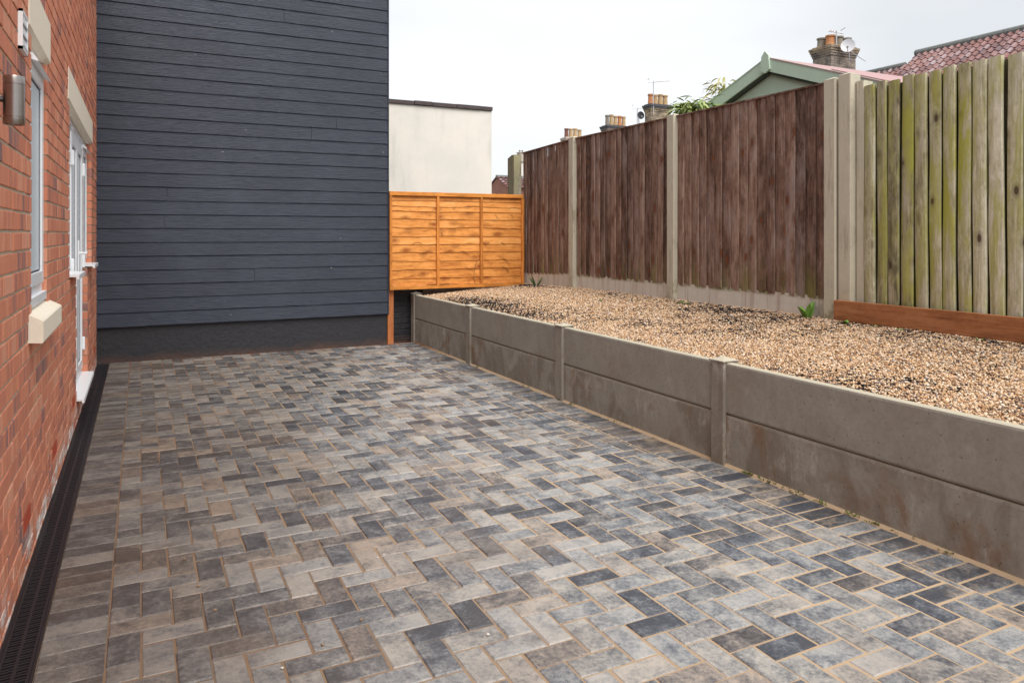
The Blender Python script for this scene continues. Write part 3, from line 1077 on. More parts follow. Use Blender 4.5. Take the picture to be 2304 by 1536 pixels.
# ------------------------------------------------------------------ retaining wall
rw = thing('retaining_wall', 'low grey concrete board retaining wall with posts holding back the gravel', 'retaining wall', (3.08, 4.5, 0))
RX = 3.07
PY = [8.90, 7.13, 5.25, 3.385, 1.51, -0.36]
for k, py in enumerate(PY):
    mb = MB().rnd((random.random(), 0.8, random.random()))
    h = 0.600
    y0, y1 = py - 0.055, py + 0.055
    x0, x1 = RX - 0.022, RX + 0.085
    # H section: front flange, web, back flange
    mb.prism([(x0 + 0.004, y0), (x0, y0 + 0.006), (x0, y1 - 0.006), (x0 + 0.004, y1), (x0 + 0.020, y1), (x0 + 0.024, y1 - 0.02), (x0 + 0.024, y0 + 0.02), (x0 + 0.020, y0)], 'Z', -0.1, h)
    mb.box(x0 + 0.024, x1 - 0.024, y0 + 0.02, y1 - 0.02, -0.1, h)
    mb.prism([(x1, y0), (x1, y1), (x1 - 0.020, y1), (x1 - 0.024, y1 - 0.02), (x1 - 0.024, y0 + 0.02), (x1 - 0.020, y0)], 'Z', -0.1, h)
    # weathered pyramid cap
    e = 0.007
    mb.add([(x0 - e, y0 - e, h), (x1 + e, y0 - e, h), (x1 + e, y1 + e, h), (x0 - e, y1 + e, h),
            (x0 - e, y0 - e, h + 0.007), (x1 + e, y0 - e, h + 0.007), (x1 + e, y1 + e, h + 0.007), (x0 - e, y1 + e, h + 0.007), ((x0 + x1) / 2, py, h + 0.026)],
           [(0, 3, 2, 1), (0, 1, 5, 4), (1, 2, 6, 5), (2, 3, 7, 6), (3, 0, 4, 7), (4, 5, 8), (5, 6, 8), (6, 7, 8), (7, 4, 8)])
    mb.build('post', 'post_concrete', rw)
for k in range(len(PY) - 1):
    ya, yb = PY[k + 1] + 0.038, PY[k] - 0.038
    for lv in (0, 1):
        st = (random.random(), 0.95 if lv == 0 else 0.25, random.random())
        mb = MB().rnd(st)
        z0, z1 = (-0.08, 0.292) if lv == 0 else (0.298, 0.596)
        ys = np.linspace(ya, yb, 14)
        dx = 0.0 if lv == 0 else -0.003
        prof = [(RX + dx + 0.010, z0), (RX + dx + 0.001, z0 + 0.010), (RX + dx, z0 + 0.016), (RX + dx, z1 - 0.014), (RX + dx + 0.003, z1 - 0.004), (RX + dx + 0.010, z1), (RX + 0.044, z1), (RX + 0.048, z1 - 0.006), (RX + 0.048, z0)]
        vs, fs = [], []
        npf = len(prof)
        for q, yy in enumerate(ys):
            for (px, pz) in prof:
                jx = 0.0010 * mnoise.noise((yy * 6, pz * 9, k)) if px < RX + 0.02 else 0
                jz = 0.0015 * mnoise.noise((yy * 8, k, lv)) if pz > z1 - 0.02 else 0
                vs.append((px + jx, yy, pz + jz))
            if q:
                b = q * npf
                for e in range(npf):
                    e2 = (e + 1) % npf
                    fs.append((b - npf + e, b - npf + e2, b + e2, b + e))
        fs += [tuple(range(npf)), tuple((len(ys) - 1) * npf + e for e in range(npf - 1, -1, -1))]
        mb.add(vs, fs)
        mb.build('concrete_board', 'board_concrete', rw)

# ------------------------------------------------------------------ gravel bed, pebbles, plastic grid
GX0, GX1 = RX + 0.046, 4.66
FX = 4.60


def gz(x, y):
    f = (x - GX0) / (FX - GX0)
    z = 0.570 + 0.150 * min(1, max(0, f)) ** 0.9
    z -= 0.045 * max(0, (y - 7.4) / 1.5) * f
    return z + 0.006 * mnoise.noise((x * 2.5, y * 2.5, 0)) + 0.0035 * mnoise.noise((x * 9, y * 9, 4))


mb = MB().rnd()
xs = np.linspace(GX0, GX1, 30)
ys = np.linspace(-1.5, 9.02, 160)
vs = [(x, y, gz(x, y) - 0.004) for y in ys for x in xs]
fs = [(j * 30 + i, j * 30 + i + 1, (j + 1) * 30 + i + 1, (j + 1) * 30 + i) for j in range(159) for i in range(29)]
mb.add(vs, fs)
structure(mb.build('gravel_bed', 'gravelbed', smooth=True))

bm = bmesh.new()
bmesh.ops.create_icosphere(bm, subdivisions=1, radius=1)
bv = np.array([v.co[:] for v in bm.verts], dtype=np.float32)
bf = np.array([[v.index for v in f.verts] for f in bm.faces], dtype=np.int32)
bm.free()


def pebbles(n, y0, y1, rmin, rmax):
    x = rng.uniform(GX0 + 0.004, FX + 0.03, n)
    y = rng.uniform(y0, y1, n)
    gxs = np.linspace(GX0, GX1, 60)
    gys = np.linspace(-1.5, 9.05, 400)
    grid = np.array([[gz(a, b) for a in gxs] for b in gys])
    ix = np.clip(((x - GX0) / (GX1 - GX0) * 59).astype(int), 0, 59)
    iy = np.clip(((y + 1.5) / 10.55 * 399).astype(int), 0, 399)
    z = grid[iy, ix] + rng.uniform(-0.003, 0.006, n)
    r = rng.uniform(rmin, rmax, n)
    sc = np.stack([r * rng.uniform(0.8, 1.3, n), r * rng.uniform(0.7, 1.1, n), r * rng.uniform(0.45, 0.8, n)], 1)
    q = rng.normal(size=(n, 4))
    q[:, 1:3] *= 0.35
    q /= np.linalg.norm(q, axis=1, keepdims=True)
    w, a, b, c = q.T
    Rm = np.stack([np.stack([1 - 2 * (b * b + c * c), 2 * (a * b - c * w), 2 * (a * c + b * w)], 1),
                   np.stack([2 * (a * b + c * w), 1 - 2 * (a * a + c * c), 2 * (b * c - a * w)], 1),
                   np.stack([2 * (a * c - b * w), 2 * (b * c + a * w), 1 - 2 * (a * a + b * b)], 1)], 1)
    v = bv[None] * (1 + rng.uniform(-0.14, 0.14, (n, 12, 1)))
    v = v * sc[:, None, :]
    v = np.einsum('nij,nkj->nki', Rm, v) + np.stack([x, y, z], 1)[:, None, :]
    f = bf[None] + (np.arange(n) * 12)[:, None, None]
    col = rng.uniform(0, 1, (n, 3))
    return v.reshape(-1, 3), f.reshape(-1, 3), np.repeat(col, 12, 0)


def fast_mesh(name, v, f, col, mat, smooth=True):
    me = bpy.data.meshes.new(name)
    me.vertices.add(len(v))
    me.vertices.foreach_set('co', v.astype(np.float32).ravel())
    k = f.shape[1]
    me.loops.add(len(f) * k)
    me.loops.foreach_set('vertex_index', f.astype(np.int32).ravel())
    me.polygons.add(len(f))
    me.polygons.foreach_set('loop_start', np.arange(len(f), dtype=np.int32) * k)
    me.polygons.foreach_set('loop_total', np.full(len(f), k, dtype=np.int32))
    me.polygons.foreach_set('use_smooth', np.full(len(f), smooth))
    ca = me.color_attributes.new('rnd', 'FLOAT_COLOR', 'POINT')
    ca.data.foreach_set('color', np.hstack([col, np.ones((len(col), 1))]).astype(np.float32).ravel())
    me.materials.append(M[mat])
    me.update(calc_edges=True)
    return me


a1 = pebbles(17000, 0.6, 2.2, 0.0042, 0.0085)
a2 = pebbles(52000, 2.0, 5.2, 0.0042, 0.0085)
a3 = pebbles(38000, 5.2, 9.0, 0.005, 0.0095)
b1, b2 = len(a1[0]), len(a1[0]) + len(a2[0])
me = fast_mesh('gravel', np.vstack([a1[0], a2[0], a3[0]]), np.vstack([a1[1], a2[1] + b1, a3[1] + b2]), np.vstack([a1[2], a2[2], a3[2]]), 'pebble')
gravel = bpy.data.objects.new('gravel', me)
S.collection.objects.link(gravel)
tag(gravel, 'loose golden brown pea gravel filling the raised bed', 'gravel', kind='stuff')

# honeycomb gravel grid, its rims showing in patches
mb = MB().rnd()
cell = 0.043
hx, hy = cell * math.sqrt(3), cell * 1.5


def rim(x, y):
    p = mnoise.noise((x * 1.1, y * 0.75, 11.0)) + 0.45 * mnoise.noise((x * 4, y * 4, 2.0))
    f = (x - GX0) / (FX - GX0)
    p += 0.42 * (f - 0.45) + 0.05 * min(1, max(-1, (y - 4.0) / 2)) + 0.32 * mnoise.noise((x * 14, y * 14, 5.0))
    return gz(x, y) - 0.002 + 0.0155 * min(0.95, max(0, p + 0.40))


def seg(a, b):
    d = Vector((b[0] - a[0], b[1] - a[1], 0)).normalized()
    nrm = Vector((-d.y, d.x, 0)) * 0.0012
    za, zb_ = rim(*a), rim(*b)
    if max(za - gz(*a), zb_ - gz(*b)) < 0.001:
        return
    A, B = Vector((*a, 0)), Vector((*b, 0))
    vs = []
    for p, z in ((A, za), (B, zb_)):
        for sg in (1, -1):
            q = p + nrm * sg
            vs += [(q.x, q.y, z - 0.03), (q.x, q.y, z)]
    mb.add(vs, [(0, 1, 5, 4), (2, 6, 7, 3), (1, 3, 7, 5)])


row = 0
y = 1.2
while y < 8.98:
    x = GX0 + 0.05 + (hx / 2 if row % 2 else 0)
    while x < FX - 0.02:
        pts = []
        for q in range(6):
            a = math.pi / 6 + q * math.pi / 3
            pts.append((x + cell * math.cos(a), y + cell * math.sin(a)))
        for q in (0, 1, 2):
            seg(pts[q], pts[q + 1])
        x += hx
    y += hy
    row += 1
o = mb.build('gravel_grid', 'black_plastic', recalc=False)
tag(o, 'black plastic honeycomb gravel grid poking through the pebbles', 'gravel grid', kind='stuff')

# ------------------------------------------------------------------ fences on the right
# brown close-board fence
bf_ = thing('brown_fence', 'tall dark brown close board fence with concrete posts behind the gravel', 'fence', (4.62, 6.3, 0.7))
FPY = [8.90, 7.59, 5.735, 3.88]


def fpost(y, x0, x1, z0, z1, w, parent, name='post', slope=0.02):
    mb = MB().rnd()
    e = 0.006
    mb.prism([(x0 + e, y - w / 2), (x1, y - w / 2), (x1, y + w / 2), (x0 + e, y + w / 2), (x0, y + w / 2 - e), (x0, y - w / 2 + e)], 'Z', z0, z1)
    mb.add([(x0, y - w / 2, z1), (x1, y - w / 2, z1), (x1, y + w / 2, z1), (x0, y + w / 2, z1), ((x0 + x1) / 2, y, z1 + slope)],
           [(0, 1, 4), (1, 2, 4), (2, 3, 4), (3, 0, 4)])
    return mb.build(name, 'fpost', parent)


for y in FPY[1:]:
    fpost(y, 4.575, 4.68, 0.5, 2.50 if y > 4 else 2.50, 0.105, bf_)


def closeboard(ya, yb, z0f, z1f, xf, step, thick, mat, parent, name, wob=0.004, expo=0.1, topj=0.0, sag=0.0):
    """vertical feather-edge boards; each has its thick edge towards -Y (the camera)"""
    mb = MB()
    nb = max(1, round((yb - ya) / expo))
    w = (yb - ya) / nb
    for q in range(nb):
        y0 = ya + q * w
        mb.rnd()
        wid = w * random.uniform(1.10, 1.16)
        nzv = 13
        zt = z1f((y0 + w / 2)) + random.uniform(-topj, topj)
        zbm = z0f((y0 + w / 2)) + random.uniform(-0.004, 0.004)
        tw = random.uniform(-wob, wob)
        ph = random.random() * 50
        vs, fs = [], []
        thk = thick * random.uniform(0.85, 1.15)
        for s_ in range(nzv):
            f = s_ / (nzv - 1)
            z = zbm + (zt - zbm) * f
            dy = 0.5 * wob * mnoise.noise((ph, z * 1.5, 0))
            dx = wob * 0.8 * mnoise.noise((ph, z * 1.2, 9)) + tw * (f - 0.5)
            pr = [(xf - thk * 0.64, y0), (xf - thk * 0.92, y0 + 0.0005), (xf - thk, y0 + 0.003), (xf - thk * 0.97, y0 + wid * 0.3), (xf - thk * 0.78, y0 + wid * 0.65),
                  (xf - thk * 0.52, y0 + wid * 0.93), (xf - thk * 0.46, y0 + wid), (xf - thk * 0.22, y0 + wid)]
            vs += [(a + dx, b + dy, z) for a, b in pr]
            if s_:
                b0 = s_ * 8
                for e in range(8):
                    e2 = (e + 1) % 8
                    fs.append((b0 - 8 + e, b0 - 8 + e2, b0 + e2, b0 + e))
        fs += [tuple(range(8)), tuple((nzv - 1) * 8 + e for e in range(7, -1, -1))]
        mb.add(vs, fs)
    return mb.build(name, mat, parent)


bays = [(FPY[1] + 0.054, FPY[0], True), (FPY[2] + 0.054, FPY[1] - 0.054, False), (FPY[3] + 0.054, FPY[2] - 0.054, False)]
for (ya, yb, far) in bays:
    if far:
        z0f = lambda y: 0.872 - 0.05 * (y - 7.6) / 1.3
        z1f = lambda y: 2.482 - 0.042 * (y - 7.6) / 1.3
    else:
        z0f = lambda y: 0.868
        z1f = lambda y: 2.482
    closeboard(ya, yb, z0f, z1f, 4.640, 0.1, 0.028, 'brown_board', bf_, 'panel', wob=0.0035)
    mb = MB().rnd()
    zz0, zz1 = z1f(ya), z1f(yb)
    mb.add([(4.604, ya, zz0), (4.66, ya, zz0), (4.66, yb, zz1), (4.604, yb, zz1), (4.604, ya, zz0 + 0.012), (4.66, ya, zz0 + 0.016), (4.66, yb, zz1 + 0.016), (4.604, yb, zz1 + 0.012)],
           [(0, 3, 2, 1), (4, 5, 6, 7), (0, 1, 5, 4), (1, 2, 6, 5), (2, 3, 7, 6), (3, 0, 4, 7)])
    mb.build('capping_rail', 'brown_board', bf_)
    mb = MB().rnd()
    a0, a1_ = z0f(ya) + 0.012, z0f(yb) + 0.012
    mb.add([(4.618, ya, 0.45), (4.668, ya, 0.45), (4.668, yb, 0.45), (4.618, yb, 0.45), (4.618, ya, a0), (4.668, ya, a0), (4.668, yb, a1_), (4.618, yb, a1_)],
           [(0, 3, 2, 1), (4, 5, 6, 7), (0, 1, 5, 4), (1, 2, 6, 5), (2, 3, 7, 6), (3, 0, 4, 7)])
    mb.build('gravel_board', 'gboard', bf_)

# green weathered fence, nearest the camera
gf = thing('weathered_fence', 'pale weathered timber fence green with algae at the right edge', 'fence', (4.66, 1.6, 0.8))
fpost(3.757, 4.585, 4.69, 0.5, 2.515, 0.108, gf)
fpost(3.665, 4.635, 4.73, 0.5, 2.455, 0.065, gf, slope=0.0)
mb = MB()
y = 3.632
first = True
while y > -1.5:
    w = random.uniform(0.082, 0.102)
    mb.rnd((random.random() * 0.8 + 0.2, random.random(), random.random()))
    nzv = 22
    zt = 2.418 + 0.012 * mnoise.noise((y * 3, 0, 0)) + random.uniform(-0.010, 0.008)
    zb = 0.80 + random.uniform(-0.01, 0.01)
    ph = random.random() * 90
    thk = random.uniform(0.034, 0.044)
    lean = random.uniform(-0.008, 0.008)
    vs, fs = [], []
    y0 = y - w
    cup = random.uniform(0.003, 0.009)
    for s_ in range(nzv):
        f = s_ / (nzv - 1)
        z = zb + (zt - zb) * f
        dy = 0.006 * mnoise.noise((ph, z * 1.1, 0)) + lean * (f - 0.5)
        dx = 0.007 * mnoise.noise((ph, z * 1.3, 9))
        wd = w * (0.97 + 0.06 * mnoise.noise((ph, z * 2.1, 3)))
        X = 4.664
        pr = [(X - thk * 0.45, 0.004), (X - thk * 0.85, 0.000), (X - thk - cup * 0.3, 0.006), (X - thk - cup * 0.6, wd * 0.28), (X - thk - cup * 0.2, wd * 0.5), (X - thk * 0.88, wd * 0.75),
              (X - thk * 0.68, wd * 0.95), (X - 0.012, wd * 1.0), (X, wd * 1.0)]
        vs += [(a + dx, y0 + b + dy, z) for a, b in pr]
        if s_:
            b0 = s_ * 9
            for e in range(9):
                e2 = (e + 1) % 9
                fs.append((b0 - 9 + e, b0 - 9 + e2, b0 + e2, b0 + e))
    fs += [tuple(range(9)), tuple((nzv - 1) * 9 + e for e in range(8, -1, -1))]
    mb.add(vs, fs)
    y -= w * random.uniform(0.99, 1.07)
mb.build('boards', 'green_board', gf)
for zc in (1.0, 1.65, 2.25):
    mb = MB().rnd()
    mb.box(4.684, 4.74, -1.5, 3.63, zc - 0.04, zc + 0.04)
    mb.build('rail', 'green_board', gf)
mb = MB()
yy = 3.62
while yy > -1.5:
    mb.rnd()
    mb.box(4.668, 4.682, yy - 0.097, yy, 0.82, 2.395 + random.uniform(-0.01, 0.01))
    yy -= 0.098
mb.build('backing_boards', 'dark_backing', gf)

sl = MB().rnd((0.5, 0.5, 0.5))
ys_ = np.linspace(-1.5, 3.818, 40)
sl.box(4.548, 4.590, -1.5, 3.818, 0.722, 0.868, 0.004)
o = sl.build('timber_edging', 'sleeper')
tag(o, 'reddish brown timber board laid on edge below the weathered green fence', 'board')

# stub of old post beyond the orange panel
op = MB().rnd()
bmq = bmesh.new()
bmesh.ops.create_cube(bmq, size=1)
for v in bmq.verts:
    v.co = (4.60 + v.co.x * 0.115, 9.125 + v.co.y * 0.19, 1.1 + v.co.z * 2.4)
bmesh.ops.subdivide_edges(bmq, edges=bmq.edges[:], cuts=5, use_grid_fill=True)
for v in bmq.verts:
    nn = mnoise.noise((v.co.x * 9, v.co.y * 9, v.co.z * 4))
    v.co.x += nn * 0.006
    v.co.y += nn * 0.006
    if v.co.z > 2.2:
        v.co.z += 0.135 - 0.30 * max(0, (v.co.y - 9.10)) - 0.1 * max(0, 4.57 - v.co.x)
op.bm(bmq)
o = op.build('old_post', 'old_post')
tag(o, 'thick old mossy timber post at the far end of the brown fence', 'post')

# ------------------------------------------------------------------ orange lap panel
pn = thing('lap_fence_panel', 'bright orange overlap fence panel between the black wall and the brown fence', 'fence panel', (3.65, 8.80, 0.67))
PX0, PX1, PYF = 2.722, 4.566, 8.79
PZ0, PZ1 = 0.668, 1.872
mb = MB()
lines = [0.045, 0.125, 0.20, 0.285, 0.385, 0.475, 0.60, 0.715, 0.815, 0.92, 1.04, 1.15]   # below the top rail, lower edges
lines = [PZ1 - 0.05 - q * 0.96 for q in (0.055, 0.125, 0.195, 0.295, 0.405, 0.52, 0.625, 0.73, 0.84, 0.95, 1.065, 1.155)]
NX = 60
for k, zl in enumerate(lines):
    mb.rnd((random.random() * 0.6 + 0.2, random.random(), random.random()))
    top = (lines[k - 1] + 0.03) if k else PZ1 - 0.01
    vs, fs = [], []
    amp = 0.007 if k not in (0, 1, 4) else 0.012
    for q in range(NX):
        x = PX0 + (PX1 - PX0) * q / (NX - 1)
        e = amp * mnoise.noise((x * 2.2, k * 7.7, 0)) * 1.6 + amp * 0.8 * mnoise.noise((x * 11, k * 7.7, 2))
        yf_ = PYF + 0.012
        bow = 0.002 * mnoise.noise((x * 3, k * 3.3, 8))
        vs += [(x, yf_ - 0.008 + bow, zl + e), (x, yf_ - 0.008 + bow, zl + e + 0.003), (x, yf_ + 0.004, top), (x, yf_ + 0.009, top), (x, yf_ - 0.002 + bow, zl + e)]
        if q:
            b = 5 * q
            for w in range(5):
                w2 = (w + 1) % 5
                fs.append((b - 5 + w, b - 5 + w2, b + w2, b + w))
    fs += [(0, 1, 2, 3, 4), tuple(5 * (NX - 1) + w for w in (4, 3, 2, 1, 0))]
    mb.add(vs, fs)
mb.m = 1
mb.rnd()


def mark(pts, rad=0.0022):
    mb.tube([(PX0 + u * (PX1 - PX0), PYF + 0.002, PZ1 - v * (PZ1 - PZ0)) for u, v in pts], rad, 5)  # thin dark curved mark laid over the lap boards


mark([(0.660, 0.695), (0.640, 0.71), (0.622, 0.76), (0.612, 0.84), (0.606, 0.90), (0.614, 0.93), (0.622, 0.965)])
mark([(0.825, 0.69), (0.845, 0.70), (0.868, 0.73), (0.885, 0.765)])
mark([(0.83, 0.785), (0.855, 0.80), (0.875, 0.83), (0.882, 0.86)])
mark([(0.545, 0.79), (0.575, 0.80), (0.605, 0.825)])
mark([(0.515, 0.61), (0.54, 0.625), (0.565, 0.645)])
mark([(0.775, 0.22), (0.785, 0.24), (0.795, 0.265)])
mark([(0.895, 0.22), (0.905, 0.225), (0.918, 0.245)])
mark([(0.155, 0.54), (0.175, 0.525), (0.20, 0.515), (0.225, 0.53)])
mark([(0.70, 0.555), (0.715, 0.53), (0.73, 0.52)])
mark([(0.82, 0.52), (0.835, 0.53), (0.85, 0.55)])
mark([(0.452, 0.175), (0.458, 0.16), (0.472, 0.155)])
mark([(0.365, 0.41), (0.372, 0.43), (0.378, 0.455)])
mb.m = 0
mb.build('lap_boards', ['orange_slat', 'mark_brown'], pn)
for name, box, mt in (('top_rail', (PX0 - 0.004, PX1 - 0.006, PYF - 0.022, PYF - 0.001, PZ1 - 0.045, PZ1), 'orange_rail'),
                      ('bottom_rail', (PX0, PX1, PYF - 0.020, PYF - 0.001, PZ0, PZ0 + 0.042), 'orange_rail')):
    mb = MB().rnd()
    mb.box(*box, 0.002)
    mb.build(name, mt, pn)
for x, w in ((PX0 + 0.012, 0.030), (PX0 + 0.625, 0.034), (PX0 + 1.225, 0.034), (PX1 - 0.024, 0.026)):
    mb = MB().rnd()
    mb.box(x - w / 2, x + w / 2, PYF - 0.0185, PYF + 0.001, PZ0 + 0.0425, PZ1 - 0.0455, 0.0015)
    mb.build('batten', 'orange_batten', pn)
mb = MB().rnd()
mb.box(PX1 - 0.009, PX1 + 0.016, PYF + 0.004, PYF + 0.03, PZ0 + 0.01, PZ1 - 0.05, 0.002)
mb.build('side_strip', 'orange_batten', pn)
# capping of the panel top
mb = MB().rnd()
mb.box(PX0 - 0.004, PX1 - 0.004, PYF - 0.0005, PYF + 0.034, PZ1 - 0.012, PZ1 + 0.004, 0.002)
mb.build('capping', 'orange_rail', pn)

mb = MB().rnd()
mb.box(2.712, 2.787, 8.835, 8.905, -0.05, 1.86, 0.004)
o = mb.build('timber_post', 'red_post')
tag(o, 'dark reddish brown timber post holding up the left end of the orange panel', 'post')
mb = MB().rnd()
mb.box(3.18, 4.56, 8.86, 8.90, 0.50, 0.645)  # dark brown board closing the gap below the panel
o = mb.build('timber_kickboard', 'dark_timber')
tag(o, 'dark timber board under the orange panel', 'board')

# ------------------------------------------------------------------ rendered building behind
wb = thing('rendered_building', 'cream white rendered flat building behind the orange panel', 'building', (4, 13, 0))
mb = MB().rnd()
bmq = bmesh.new()
mb.box(-1.0, 6.06, 13.0, 18.0, -0.1, 3.72, 0.0)
mb.build('wall', 'render', wb)
mb = MB()
x = -1.0
while x < 6.05:
    w = random.uniform(0.28, 0.55)
    mb.rnd()
    x2 = min(x + w, 6.075)
    dz = random.uniform(-0.008, 0.010)
    mb.box(x, x2 - 0.004, 12.965 + random.uniform(-0.006, 0.006), 13.4, 3.725 + dz, 3.80 + dz, 0.008)
    x = x2
mb.build('coping', 'coping_slate', wb)

# ------------------------------------------------------------------ green summerhouse
sh = thing('summerhouse', 'pale green timber summerhouse gable showing over the brown fence', 'shed', (6.5, 5.9, 0.62))
SX, SY, SZ = 6.0, 5.90, 3.235
pit = 0.37
hw = 1.75
mb = MB().rnd()
mb.prism([(SY - hw, 0.62), (SY + hw, 0.62), (SY + hw, SZ - pit * hw - 0.10), (SY, SZ - 0.10), (SY - hw, SZ - pit * hw - 0.10)], 'X', SX + 0.10, SX + 2.4)
mb.build('wall', 'green_shade', sh)
# horizontal boards on the gable, with shade in the gaps painted onto the wall behind
mb = MB()
zz = 0.62
bw = 0.28
edge = lambda z: min(hw, max(0.0, (SZ - 0.06 - z) / pit))
while zz < SZ - 0.12:
    z1 = min(zz + bw - 0.011, SZ - 0.07)
    mb.rnd()
    w0, w1 = edge(zz), edge(z1)
    mb.prism([(SY - w0, zz), (SY + w0, zz), (SY + max(w1, 0.001), z1), (SY - max(w1, 0.001), z1)], 'X', SX + 0.075, SX + 0.099)
    zz += bw
mb.build('gable_boards', 'green_paint', sh)


def rake(y0, y1, xo, xi, top, th, mat, name, zoff=0.0):
    mb = MB().rnd()
    f = lambda y: SZ + zoff - pit * abs(y - SY)
    mb.prism([(y0, f(y0) - th), (y1, f(y1) - th), (y1, f(y1) + top), (y0, f(y0) + top)], 'X', xo, xi)
    return mb.build(name, mat, sh)


rake(SY + 0.001, SY + hw + 0.15, SX, SX + 0.025, 0.016, 0.135, 'green_paint', 'bargeboard')
rake(SY - hw + 0.15, SY - 0.001, SX, SX + 0.025, 0.016, 0.135, 'green_paint', 'bargeboard')
rake(SY + 0.001, SY + hw + 0.15, SX + 0.026, SX + 0.07, 0, 0.165, 'green_shade', 'bargeboard_shade')  # dark strip painted as the shade beneath the bargeboard
rake(SY - hw, SY - 0.001, SX + 0.026, SX + 0.07, 0, 0.165, 'green_shade', 'bargeboard_shade')
rake(SY + 0.001, SY + hw + 0.18, SX - 0.005, SX + 2.5, 0.014, -0.001, 'green_paint', 'roof')
rake(SY - hw - 0.5, SY - 0.001, SX - 0.005, SX + 2.5, 0.014, -0.001, 'pink_felt', 'roof')
rake(SY - hw - 0.8, SY - 0.75, SX + 0.10, SX + 2.5, 0.026, -0.016, 'pink_felt', 'felt_edge')
rake(SY - hw - 0.8, SY - hw + 0.3, SX + 0.12, SX + 0.2, 0, 0.16, 'brown_soffit', 'fascia')
mb = MB().rnd()
mb.prism([(SY - 0.065, SZ - 0.13), (SY, SZ - 0.165), (SY + 0.065, SZ - 0.13), (SY + 0.05, SZ + 0.02), (SY, SZ + 0.075), (SY - 0.05, SZ + 0.02)], 'X', SX - 0.024, SX - 0.001)
mb.build('finial', 'green_paint', sh)


# ------------------------------------------------------------------ bamboo behind the fence
def leafblade(mb, base, direc, L, W, droop):
    d = Vector(direc).normalized()
    side = d.cross(Vector((0, 0, 1)))
    side = (side if side.length > 0.01 else Vector((1, 0, 0))).normalized()
    side = (side + Vector((0, 0, random.uniform(-0.5, 0.5)))).normalized()
    p = Vector(base)
    rows = []
    for s_ in range(5):
        f = s_ / 4
        w = W * math.sin(math.pi * min(1, 0.12 + f * 0.88)) * 0.5
        rows.append((p + side * w, p - side * w))
        d = (d + Vector((0, 0, -droop * 0.3))).normalized()
        p = p + d * (L / 4)
    vs = [q for r in rows for q in r]
    mb.rnd()
    mb.add(vs, [(2 * i, 2 * i + 1, 2 * i + 3, 2 * i + 2) for i in range(4)])


def bamboo(name, label, cx, cy, z0, canes, mat, n_leaf, spread, zt, zmin, leafL=0.2):
    t = thing(name, label, 'bamboo', (cx, cy, z0), None)
    mc = MB()
    ml = MB()
    for c_ in range(canes):
        a = random.uniform(0, 2 * math.pi)
        r = random.uniform(0.2, 1) * spread
        top = Vector((cx + r * math.cos(a), cy + r * math.sin(a), zt - random.uniform(0, 0.35) * (zt - zmin)))
        pts = [Vector((cx + 0.1 * math.cos(a), cy + 0.1 * math.sin(a), z0))]
        for s_ in range(1, 7):
            f = s_ / 6
            pts.append(Vector((cx + (0.1 + (r - 0.1) * f ** 2) * math.cos(a), cy + (0.1 + (r - 0.1) * f ** 2) * math.sin(a), z0 + (top.z - z0) * f)))
        mc.rnd()
        mc.tube(pts, [0.008, 0.008, 0.007, 0.006, 0.005, 0.003, 0.0015], 6)
        for l_ in range(n_leaf):
            f = 1 - abs(random.gauss(0, 0.22))
            zz = z0 + (top.z - z0) * max(0.4, f)
            if zz < zmin - 0.25:
                zz = random.uniform(zmin - 0.2, top.z)
            ff = (zz - z0) / (top.z - z0)
            b = Vector((cx + (0.1 + (r - 0.1) * ff ** 2) * math.cos(a), cy + (0.1 + (r - 0.1) * ff ** 2) * math.sin(a), zz))
            aa = random.uniform(0, 2 * math.pi)
            stem = Vector((math.cos(aa), math.sin(aa), random.uniform(0.0, 0.7))) * random.uniform(0.02, 0.13)
            leafblade(ml, b + stem, (math.cos(aa), math.sin(aa), random.uniform(-0.3, 0.7)), leafL * random.uniform(0.6, 1.2), leafL * 0.16, random.uniform(0.3, 1.6))
    ml.build('foliage', mat, t, recalc=False)
    mc.build('cane', 'leaf_bamboo_yellow', t)
    return t


bamboo('bamboo_clump', 'low leafy green bamboo clump topping the fence left of the green gable', 5.80, 6.84, 0.62, 18, 'leaf_bamboo', 60, 0.19, 2.93, 2.6, 0.18)
bamboo('bamboo_shoot', 'taller sparse yellowish bamboo shoot rising behind the green gable', 7.3, 8.02, 0.62, 5, 'leaf_bamboo_yellow', 34, 0.16, 3.60, 3.15, 0.20)


# ------------------------------------------------------------------ far houses
def pot(mb, x, y, z, h, r):
    mb.lathe([(r * 1.12, z), (r * 1.05, z + 0.05), (r, z + h * 0.3), (r * 0.92, z + h * 0.82), (r * 1.12, z + h * 0.86), (r * 1.12, z + h), (r * 0.8, z + h), (r * 0.78, z + h * 0.9)], x, y, 14)


